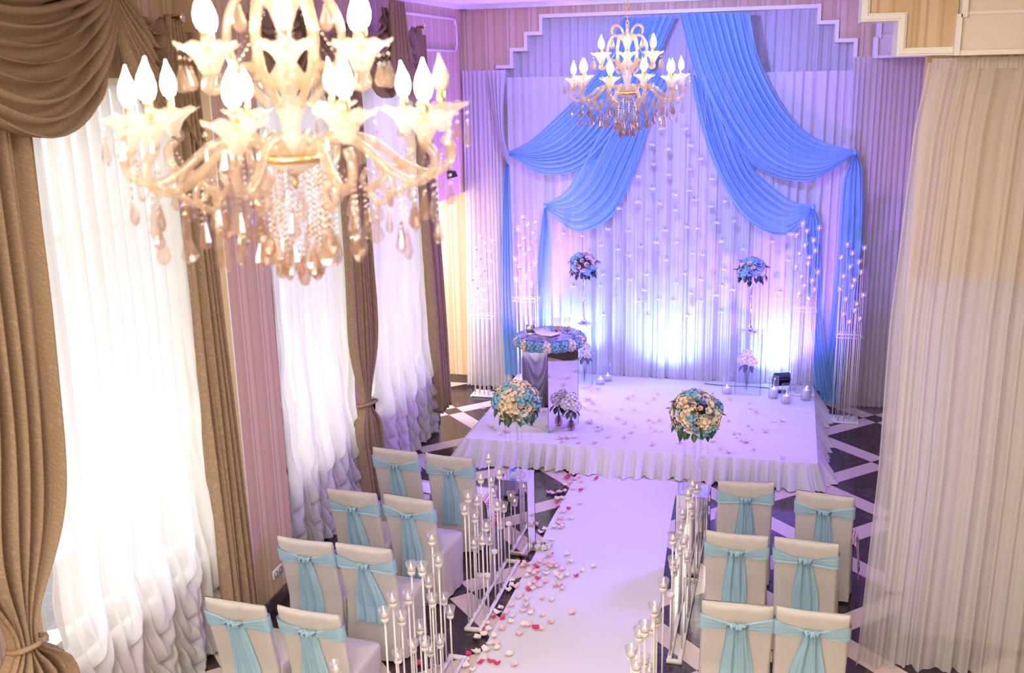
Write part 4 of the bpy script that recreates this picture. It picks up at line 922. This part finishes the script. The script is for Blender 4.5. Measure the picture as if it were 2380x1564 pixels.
# mirrored pedestals at the aisle head, with flower balls on clear stands
def mirror_pedestal(x0, x1, y0, y1, h, lab):
    c = ((x0+x1)/2, (y0+y1)/2, 0); a, b = (x1-x0)/2, (y1-y0)/2
    t = empty('mirrored_pedestal', c, 0, lab, 'pedestal', 'mirrored pedestals at the aisle head')
    e = .004
    for nm, q in (('mirror_panel', box(-a, a, -b, -b+e, .0, h-.006)), ('mirror_panel', box(-a, a, b-e, b, .0, h-.006)), ('mirror_panel', box(-a, -a+e, -b+e, b-e, .0, h-.006)), ('mirror_panel', box(a-e, a, -b+e, b-e, .0, h-.006)), ('top_mirror', box(-a-.004, a+.004, -b-.004, b+.004, h-.006, h))):
        obj(nm, q, M_MIRROR, t, False)
    obj('dark_edging', join(*[tube([(sx*a, sy*b, .0), (sx*a, sy*b, h)], .0028, 4) for sx in (-1, 1) for sy in (-1, 1)], *[tube(p, .0035, 4) for p in ([(-a, -b, h-.004), (a, -b, h-.004)], [(a, -b, h-.004), (a, b, h-.004)], [(-a, -b, h-.004), (-a, b, h-.004)])]), M_MEDGE, t)
def bead_flower(x, y, z, R, lab, seed, drops):
    t = empty('flower_arrangement', (x, y, z), 0, lab, 'flowers', 'flower balls at the aisle head')
    obj('clear_base', lathe([(.0, .0), (.075, .0), (.075, .012), (.02, .02), (.012, .03)], 20), M_VGLASS, t)
    obj('clear_post', lathe([(.011, .02), (.009, .3), (.011, .58)], 10), M_VGLASS, t)
    flower_ball(t, (0, 0, .71), R, ['rose_cream', 'rose_white', 'rose_white', 'hyd_cream', 'berry', 'rose_peach', 'rose_white', 'hyd_blue', 'berry', 'rose_peach'], 104, seed, 40)
    for k, (a, r, ln) in enumerate(drops):
        p0 = (r*math.cos(a), r*math.sin(a), .52)
        pts = [p0, (p0[0], p0[1], .52-min(ln, .52))]
        if ln > .52: pts += [(p0[0]*1.2, -.15, .01), (p0[0]*1.25, -.158, -.02), (p0[0]*1.25, -.160, .5-ln)]
        obj('bead_strand', bead_line(pts), MB, t)
mirror_pedestal(-2.45, -2.21, 8.47, 8.75, .79, 'mirrored pedestal on the left of the runner'); mirror_pedestal(-.85, -.57, 8.45, 8.74, .79, 'mirrored pedestal on the right of the runner')
DR = [(.4, .12, .51), (1.8, .13, .51), (2.6, .10, .51), (3.9, .12, 1.2), (5.3, .12, 1.15), (.0, .05, .51)]
bead_flower(-2.33, 8.61, .792, .205, 'cream and blue flower ball on the left mirrored pedestal', 21, DR)
bead_flower(-.71, 8.60, .792, .215, 'cream and blue flower ball on the right mirrored pedestal', 33, DR)

# glass pedestals, silver stands with flower balls, hydrangeas inside
def glass_pedestal(cx, cy, lab):
    t = empty('glass_pedestal', (cx, cy, SZ+.006), 0, lab, 'pedestal', 'clear glass pedestals on the stage'); a, h, e = .16, .81, .004
    for q in (box(-a, a, -a, -a+e, 0, h), box(-a, a, a-e, a, 0, h), box(-a, -a+e, -a+e, a-e, 0, h), box(a-e, a, -a+e, a-e, 0, h)): obj('glass_panel', q, M_GLASS, t, False)
    obj('glass_top', box(-a, a, -a, a, h, h+.006), M_GLASS, t, False)
    obj('edge_lines', join(*[tube([(sx*a, sy*a, 0), (sx*a, sy*a, h)], .0022, 4) for sx in (-1, 1) for sy in (-1, 1)]), M_GEDGE, t)
def silver_stand(cx, cy, lab, seed):
    t = empty('flower_stand', (cx, cy, SZ+.824), 0, lab, 'flowers', 'silver stands with blue flower balls')
    obj('silver_stem', lathe([(.0, .0), (.10, .0), (.095, .012), (.05, .022), (.03, .05), (.012, .09), (.016, .12), (.009, .16), (.012, .3), (.016, .315), (.009, .33), (.008, .47), (.014, .49), (.01, .52), (.03, .62)], 18), M_SILVER, t)
    flower_ball(t, (0, 0, .80), .18, ['hyd_blue', 'rose_pink', 'rose_pink', 'berry', 'rose_pink'], 50, seed, 44, 'leaf_dark', .95, .85)
def hydrangea_vase(x, y, z, lab, n, vase=True, tall=.36, seed=1, key='hyd_white', mv=None):
    random.seed(seed)
    t = empty('hydrangea_vase', (x, y, z), 0, lab, 'flowers', 'white hydrangeas in vases')
    if vase: obj('vase', lathe([(.0, .0), (.028, .0), (.045, .03), (.046, .07), (.03, .115), (.024, .12), (.02, .115), (.028, .07), (.0, .012)], 18), mv or M_SMOKE, t)
    heads = [(-.055, .0, tall), (.055, -.02, tall-.01), (.0, .045, tall+.06), (.02, -.06, tall-.02)][:n]
    for hx, hy, hz in heads:
        obj('stem', tube(crom([(0, 0, .02), (hx*.3, hy*.3, .2), (hx, hy, hz-.03)], 8), .004, 5), M_STEM, t)
        put('hydrangea_head', ME[key], t, (hx, hy, hz), (0, .2*random.random(), random.random()*6), 1.1)
    for k in range(7):
        a = 2*PI*k/7; o = put('leaf', ME['leaf' if mv is None else 'leaf_dark'], t, (.05*math.cos(a), .05*math.sin(a), tall-.07), (-.7, 0, a-PI/2), 1.15)
glass_pedestal(-2.63, 13.23, 'clear glass pedestal left, half hidden behind the round table'); glass_pedestal(-.42, 13.18, 'clear glass pedestal beside the black floodlight')
silver_stand(-2.61, 13.22, 'blue and blush flower ball on the left glass pedestal', 5); silver_stand(-.42, 13.18, 'blue and blush flower ball on the right glass pedestal', 8)
hydrangea_vase(-.44, 13.2, SZ+.008, 'white hydrangea inside the right glass pedestal', 3, True, .42, 2, 'hyd_white', M_GLASS)
hydrangea_vase(-2.60, 13.2, SZ+.008, 'white hydrangea inside the left glass pedestal', 3, True, .42, 3, 'hyd_white', M_GLASS)
hydrangea_vase(-2.385, 11.27, SZ+.006, 'white hydrangea in smoky vase reflected in the mirrored table base', 3, True, .32, 4)

# ================================================================== ROUND TABLE
TA = math.atan2(.4, .3); TC = (-2.675, 11.465)
tb = empty('round_table', (TC[0], TC[1], SZ+.006), TA, 'round glass table with flower rim on a mirrored base', 'table')
s_, h_ = .235, .99
for q in (box(-s_, s_, -s_, -s_+.004, 0, h_), box(-s_, s_, s_-.004, s_, 0, h_), box(-s_, -s_+.004, -s_+.004, s_-.004, 0, h_), box(s_-.004, s_, -s_+.004, s_-.004, 0, h_)): obj('mirror_panel', q, M_MIRROR, tb, False)
obj('dark_edging', join(*[tube([(sx*s_, sy*s_, 0), (sx*s_, sy*s_, h_)], .003, 4) for sx in (-1, 1) for sy in (-1, 1)]), M_MEDGE, tb)
obj('table_board', lathe([(.0, .99), (.33, .99), (.34, 1.0), (.34, 1.055), (.0, 1.06)], 40), M_HYDW, tb)
obj('glass_top', lathe([(.0, 1.112), (.37, 1.112), (.374, 1.117), (.37, 1.122), (.0, 1.122)], 56), M_GLASS, tb)
obj('glass_edge', lathe([(.3705, 1.1125), (.3755, 1.115), (.3755, 1.119), (.3705, 1.1215)], 56), M_GEDGE, tb)
random.seed(14)
for k in range(24):
    a = 2*PI*k/24; key = ['hyd_blue', 'hyd_blue', 'hyd_white', 'hyd_blue', 'hyd_cream', 'hyd_blue', 'hyd_blue', 'hyd_white'][k % 8]
    o = put('hydrangea_head', ME[key], tb, (.365*math.cos(a), .365*math.sin(a), 1.045+.01*random.random()), (0, 0, 0), 1.05)
    o.rotation_euler = Vector((math.cos(a), math.sin(a), .5)).to_track_quat('Z', 'Y').to_euler()
ZT_ = SZ+.006+1.123
# things on the table
cs = empty('keepsake_box', (TC[0]-.20, TC[1]-.12, ZT_), .35, 'small open mirrored keepsake box on the glass table top', 'box')
obj('box_body', box(-.055, .055, -.035, .035, 0, .035, .004), M_SILVER, cs); obj('box_tray', box(-.048, .048, -.03, .03, .0352, .0365), M_BLACK, cs, False)
obj('box_lid', xf(box(-.055, .055, -.004, .004, 0, .085, .002), (0, .036, .035), (-.2, 0, 0)), M_SILVER, cs)
random.seed(3)
lt = [tube([(x, 0, z), (x+dx, 0, z+dz)], .0022, 4) for x, z, dx, dz in ((-.03, .05, 0, .025), (-.03, .05, .012, 0), (-.03, .075, .012, 0), (-.01, .05, .006, .025), (-.004, .075, .006, -.025), (.012, .05, 0, .025), (.024, .05, 0, .025), (.012, .062, .012, 0))]
obj('lid_motif', xf(join(*lt), (0, .026, .035), (-.2, 0, 0)), M_WHITEP, cs)
bk = empty('open_album', (TC[0]-.02, TC[1]-.06, ZT_), -.5, 'pale open album lying on the glass table top', 'book')
for sg in (-1, 1): obj('page_block', xf(box(-.075, .075, -.10, .10, 0, .012, .003), (sg*.075, 0, .012), (0, -sg*.09, 0)), M_HYDW, bk)
obj('cover', box(-.155, .155, -.105, .105, 0, .004), M_SILVER, bk, False)
pn = tag(obj('feather_pen', join(tube([(0, 0, 0), (-.06, .03, .20)], .002, 5), xf(leaf(.16, .014), (-.02, .01, .07), (1.2, 0, 1.1))), M_HYDW, None, True, (TC[0]-.16, TC[1]+.06, ZT_)), 'thin white quill pen standing on the glass table top', 'pen')
def goblet(x, y, lab):
    t = empty('decorated_glass', (x, y, ZT_), 0, lab, 'glass', 'decorated glasses on the round table')
    obj('goblet', lathe([(.0, .0), (.034, .0), (.03, .005), (.005, .012), (.004, .06), (.012, .07), (.036, .09), (.042, .14), (.038, .19), (.035, .19), (.038, .14), (.0, .075)], 20), M_VGLASS, t)
    random.seed(int(x*100) % 50)
    for k in range(6):
        a = 2*PI*k/6; put('rose_bud', ME['rose_peach'], t, (.03*math.cos(a), .03*math.sin(a), .035+.03*(k % 2)), (random.random(), random.random(), a), 1.0)
    for k in range(3): put('leaf', ME['leaf'], t, (.02*math.cos(k*2), .02*math.sin(k*2), .04), (-.3, 0, k*2.1), .55)
goblet(TC[0]+.08, TC[1]+.02, 'glass with peach roses left of its twin on the round table'); goblet(TC[0]+.20, TC[1]+.05, 'glass with peach roses at the right side of the round table')
# ================================================================== CHANDELIERS
def rad(pts, a): return [(r*math.cos(a), r*math.sin(a), z) for r, z in pts]
CM = {}
CM['cup'] = mesh('candle_cup', grid(lambda u, v: ((lambda r, z: (r*math.cos(2*PI*u), r*math.sin(2*PI*u), z))(
    [.012, .020, .026, .036, .056, .080, .088][int(round(v*6))]*(1+(.06*math.cos(2*PI*u*8) if v > .7 else 0)), [-.062, -.05, -.035, -.015, .005, .02, .026][int(round(v*6))]+(.006*math.cos(2*PI*u*8) if v > .8 else 0))), 32, 7, wrap=True), M_CUP)
CM['tube'] = mesh('candle_tube', lathe([(.0, -.02), (.013, -.02), (.013, .045), (.0, .046)], 10), M_GOLD)
fl = lathe([(.002, .0), (.019, .004), (.027, .022), (.028, .04), (.022, .062), (.012, .082), (.006, .096), (.002, .108)], 12)
fl = ([(p[0]*.86+.006*max(0, (p[2]-.07)/.04), p[1]*.86, p[2]) for p in fl[0]], fl[1])
CM['bulb'] = mesh('flame_bulb', fl, M_BULB); CM['bulb_off'] = mesh('flame_bulb', fl, M_UNLIT)
CM['arm'] = mesh('glass_arm', tube(crom(rad([(.05, -.10), (.14, -.045), (.24, -.065), (.33, -.135), (.41, -.17), (.472, -.145), (.488, -.095), (.46, -.06)], 0), 30), .0145, 8), M_ARM)
CM['scroll'] = mesh('arm_scroll', tube(crom(rad([(.31, -.115), (.345, -.19), (.30, -.235), (.262, -.20), (.285, -.165)], 0), 18), .010, 7), M_ARM)
CM['arm2'] = mesh('upper_arm', tube(crom(rad([(.04, .10), (.10, .16), (.17, .155), (.225, .10), (.262, .105), (.255, .145)], 0), 22), .011, 7), M_ARM)
CM['arch'] = mesh('arch_arm', tube(crom(rad([(.035, .36), (.12, .365), (.165, .27), (.15, .16), (.105, .10), (.06, .05)], 0), 22), .013, 7), M_ARM)
CM['crown'] = mesh('crown_scroll', tube(crom(rad([(.03, .37), (.06, .43), (.11, .455), (.15, .43), (.145, .395)], 0), 16), .010, 7), M_ARM)
CM['column'] = mesh('glass_column', lathe([(.0, -.16), (.03, -.15), (.075, -.13), (.085, -.105), (.05, -.08), (.025, -.05), (.03, .0), (.045, .04), (.022, .08), (.04, .11), (.05, .14), (.025, .18), (.02, .26), (.04, .32), (.065, .355), (.07, .37), (.02, .38), (.012, .44), (.0, .45)], 20), M_CUP)
CM['finial'] = mesh('bottom_finial', lathe([(.0, -.205), (.008, -.195), (.012, -.18), (.006, -.165), (.02, -.155)], 10), M_GOLD)
CM['hub'] = mesh('gilt_hub', lathe([(.085, -.10), (.092, -.092), (.092, -.115), (.085, -.12)], 24), M_GOLD)
def almond(h, w, n=8):
    return lathe([(.001, 0), (w*.16, -h*.1), (w*.34, -h*.42), (w*.5, -h*.72), (w*.30, -h*.93), (.001, -h)], n)
def flat(vf, k=.55): return ([(p[0], p[1]*k, p[2]) for p in vf[0]], vf[1])
CM['drop'] = mesh('crystal_drop', flat(almond(.078, .05)), M_CRYS, False); CM['dropd'] = mesh('crystal_drop', flat(almond(.078, .044)), M_CRYSD, False)
CM['drop_s'] = mesh('crystal_drop', flat(almond(.05, .03)), M_CRYS, False)
CM['link'] = mesh('chain_link', tube([(.014*math.cos(a), 0, .024*math.sin(a)) for a in np.linspace(0, 2*PI, 15)], .0042, 5), M_GOLD)
for ln in (3, 5, 7, 9, 10, 12, 15): CM['beads%d' % ln] = mesh('bead_strand', bead_line([(0, 0, 0), (0, 0, -.0165*ln)], .0155, 1.15), M_CRYS, False)
def garland(r0, z0, a0, r1, z1, a1, sag):
    pts = []
    for t in np.linspace(0, 1, 12):
        r, a, z = r0+(r1-r0)*t, a0+(a1-a0)*t, z0+(z1-z0)*t-sag*4*t*(1-t); pts.append((r*math.cos(a), r*math.sin(a), z))
    return bead_line(pts, .016, .95)
CM['gar'] = mesh('bead_garland', garland(.455, -.10, 0, .455, -.10, PI/5, .10), M_CRYS, False)
CM['gar_in'] = mesh('bead_garland', garland(.42, -.165, 0, .10, -.14, .15, .07), M_CRYS, False)
CM['gar_up'] = mesh('bead_garland', garland(.25, .13, 0, .06, .36, .3, .05), M_CRYS, False)
def chandelier(loc, rz, lab, off=None, seed=1):
    random.seed(seed); t = empty('chandelier', loc, rz, lab, 'chandelier', 'crystal chandeliers')
    P = lambda nm, k, l=(0, 0, 0), r=(0, 0, 0), s=1, par=None: put(nm, CM[k], par or t, l, r, s)
    P('glass_column', 'column'); P('bottom_finial', 'finial'); P('gilt_hub', 'hub')
    nl = int((ZC-.0-(loc[2]+.45))/.038)
    for k in range(nl): P('chain_link', 'link', (0, 0, .468+.038*k), (0, 0, (k % 2)*PI/2))
    obj('ceiling_rose', lathe([(.0, ZC-loc[2]-.035), (.05, ZC-loc[2]-.03), (.07, ZC-loc[2]-.002), (.0, ZC-loc[2]-.001)], 18), M_GOLD, t)
    for k in range(10):
        a = 2*PI*k/10; c, s = math.cos(a), math.sin(a)
        ar = P('glass_arm', 'arm', (0, 0, 0), (0, 0, a))
        P('arm_scroll', 'scroll', (0, 0, 0), (0, 0, 0), 1, ar)
        z = 0.0 if k % 2 else .018
        cu = P('candle_cup', 'cup', (.46*c, .46*s, z), (0, 0, a)); P('candle_tube', 'tube', (0, 0, .018), (0, 0, 0), 1, cu)
        P('flame_bulb', 'bulb_off' if k == off else 'bulb', (0, 0, .062), (0, 0, 2.0), 1.05, cu)
        P('bead_garland', 'gar', (0, 0, 0), (0, 0, a)); P('bead_garland', 'gar_in', (0, 0, 0), (0, 0, a))
        for j in range(3):
            b = a+(j-1)*1.1; x, y = .46*c+.078*math.cos(b), .46*s+.078*math.sin(b)
            st = P('bead_strand', 'beads3', (x, y, z+.018)); P('crystal_drop', 'drop_s' if j != 1 else 'drop', (0, 0, -.052), (0, 0, b+PI/2+random.random()), 1, st)
        for (r, z0, n, key, da) in ((.478, -.155, 3, 'drop', 0), (.40, -.18, 3, 'dropd', .06), (.43, -.18, 7, 'drop', -.16), (.33, -.20, 7, 'drop' if k % 2 else 'dropd', .2), (.28, -.23, 3, 'dropd' if k % 3 else 'drop', 0)):
            b = a+da; st = P('bead_strand', 'beads%d' % n, (r*math.cos(b), r*math.sin(b), z0)); P('crystal_drop', key, (0, 0, -.0165*n-.002), (0, 0, random.random()*6), .9+.3*random.random(), st)
    for k in range(40):
        a = 2*PI*k/40+.1; r = (.06, .12, .19, .09, .24)[k % 5]; n = (15, 12, 10, 12, 7)[k % 5]
        st = P('bead_strand', 'beads%d' % n, (r*math.cos(a), r*math.sin(a), -.15 if k % 5 < 4 else -.12)); P('crystal_drop', 'dropd' if k % 5 == 0 else 'drop', (0, 0, -.0165*n-.002), (0, 0, random.random()*6), .95+.35*random.random(), st)
    for k in range(6):
        a = 2*PI*(k+.5)/6; c, s = math.cos(a), math.sin(a)
        P('upper_arm', 'arm2', (0, 0, 0), (0, 0, a)); P('arch_arm', 'arch', (0, 0, 0), (0, 0, a+PI/6))
        cs_ = P('crown_scroll', 'crown', (0, 0, 0), (0, 0, a)); d_ = P('bead_strand', 'beads3', (.145*c, .145*s, .39)); P('crystal_drop', 'drop', (0, 0, -.05), (0, 0, a), 1, d_)
        cu = P('candle_cup', 'cup', (.255*c, .255*s, .205), (0, 0, a)); P('candle_tube', 'tube', (0, 0, .018), (0, 0, 0), 1, cu); P('flame_bulb', 'bulb', (0, 0, .062), (0, 0, 2.0), 1.05, cu)
        P('bead_garland', 'gar_up', (0, 0, 0), (0, 0, a))
        for j in range(3):
            b = a+(j-1)*1.2; st = P('bead_strand', 'beads3', (.255*c+.078*math.cos(b), .255*s+.078*math.sin(b), .215)); P('crystal_drop', 'drop', (0, 0, -.05), (0, 0, b), .9, st)
        st = P('bead_strand', 'beads9', (.10*math.cos(a), .10*math.sin(a), .36)); P('crystal_drop', 'drop', (0, 0, -.15), (0, 0, a), 1.1, st)
chandelier((-1.40, 9.06, 4.335), .153, 'gilt crystal chandelier hanging before the stage backdrop', None, 3)
chandelier((-1.465, 2.88, 4.31), .47, 'large blurred crystal chandelier in the near upper left', 0, 4)

# ================================================================== PETALS
def petal(l, w, curl, cup): 
    def fn(u, v):
        s = 2*u-1; ww = w*math.sin(PI*min(.96, .12+.75*v))**.6
        return (s*ww, l*(v-.5), .002+curl*(2*v-1)**2+cup*s*s)
    return grid(fn, 6, 6)
PM = [[mesh('rose_petal', petal(l, w, c, q), m) for (l, w, c, q) in ((.055, .024, .014, .008), (.048, .026, .006, .016), (.06, .022, .02, .004))] for m in (M_PW, M_PP, M_PR)]
PC = ('creamy white', 'pink edged', 'crimson')
random.seed(12)
for lst, z, where in ((PETALS_FLOOR, .013, 'lying along the left edge of the white runner'), (PETALS_STAGE, SZ+.012, 'scattered on the white stage cloth')):
    for x, y, c in lst:
        c = int(c); zz = z if (z > .1 or x > -2.2) else .004
        o = put('rose_petal', random.choice(PM[c]), None, (x, y, zz), (random.uniform(-.12, .12), random.uniform(-.12, .12), random.random()*6.28), random.uniform(.9, 1.35))
        tag(o, '%s rose petal %s' % (PC[c], where), 'petal', '%s petals %s' % (PC[c], where))
# small bunch of white blossom dropped by the left pedestal
sp = empty('blossom_sprig', (-2.13, 8.72, .004), 0, 'small sprig of white blossom on the floor by the left mirrored pedestal', 'flowers')
for k in range(5): put('hydrangea_head', ME['hyd_white'], sp, (.05*math.cos(k*1.3), .05*math.sin(k*1.3), .035), (random.random(), random.random(), k), .5)
for k in range(4): put('leaf', ME['leaf'], sp, (.02*math.cos(k*1.6), .02*math.sin(k*1.6), .05), (.3, .2, k*1.6), .6)

# ================================================================== HANGING GLASS GLOBES WITH BLOSSOMS
GM = mesh('glass_globe', lathe([(.008, .048), (.02, .045), (.036, .032), (.046, .012), (.047, -.008), (.04, -.028), (.024, -.042), (.001, -.048)], 16), M_GLASS)
BM_ = mesh('blossom', xf(hydrangea(.034, 16, 6), (0, 0, -.016), (0, 0, 0), (1, 1, .6)), M_HYDW)
WK = mesh('wick', tube([(0, 0, .0), (.002, 0, .018)], .004, 5), M_BLACK)
for k, (x, y, z) in enumerate(GLOBES):
    t = empty('hanging_globe', (x, y, z), random.random()*6, 'clear glass globe with white blossom hanging before the backdrop', 'globe', 'glass globes before the backdrop')
    put('glass_globe', GM, t); put('blossom', BM_, t, scale=1.2); put('wick', WK, t)
    obj('hanging_thread', tube([(0, 0, .046), (0, 0, max(.3, 4.35-z))], .0009, 3, False), M_WHITEP, t)

# ================================================================== LED FLOODLIGHTS, CABLE, SOCKET
def flood(loc, rz, tilt, lab):
    t = empty('led_floodlight', loc, rz, lab, 'floodlight', 'black floodlights on the stage'); t.scale = (1.2, 1.2, 1.2)
    b = obj('lamp_body', xf(join(box(-.09, .09, -.045, .035, -.065, .065, .01), *[box(-.085, .085, .035, .055, -.055+.02*k, -.049+.02*k) for k in range(6)]), (0, 0, .14), (tilt, 0, 0)), M_BLACK, t, False)
    obj('lens', xf(box(-.075, .075, -.049, -.0455, -.05, .05), (0, 0, .14), (tilt, 0, 0)), M_LENS, b, False)
    obj('bracket', join(tube([(-.10, 0, .14), (-.10, .02, .01), (.10, .02, .01), (.10, 0, .14)], .006, 6), box(-.05, .05, -.03, .07, 0, .01)), M_BLACK, t)
flood((.0, 13.28, SZ+.006), math.radians(200), -.6, 'black floodlight on the stage beside the right glass pedestal')
flood((-2.92, 13.30, SZ+.006), math.radians(180), -.6, 'black floodlight hidden behind the round table')
tag(obj('cable', tube(crom([(-1.0, 13.42, SZ+.008), (-.7, 13.38, SZ+.008), (-.35, 13.40, SZ+.008), (-.1, 13.36, SZ+.008)], 20), .005, 6), M_BLACK), 'thin dark cable along the foot of the backdrop', 'cable')
so = empty('wall_socket', (-4.149, 7.26, .28), 0, 'white double wall socket low on the striped pilaster', 'socket')
obj('plate', box(0, .012, -.085, .085, -.045, .045, .004), M_WHITEP, so)
for k in (-1, 1): obj('socket_ring', xf(lathe([(.0, -.004), (.024, -.004), (.026, .003), (.03, .003)], 16), (.012, k*.042, 0), (0, PI/2, 0)), M_HOLE, so)
ws = empty('wall_speaker', (XL+.005, 12.98, 3.12), 0, 'small dark speaker on the violet upper wall', 'speaker')
obj('speaker_case', ([(0, -.07, -.05), (.10, -.06, -.03), (0, .07, -.05), (.10, .06, -.03), (0, -.07, .05), (.07, -.06, .04), (0, .07, .05), (.07, .06, .04)], [(0, 2, 3, 1), (4, 5, 7, 6), (0, 1, 5, 4), (2, 6, 7, 3), (0, 4, 6, 2), (1, 3, 7, 5)]), M_BLACK, ws, False)
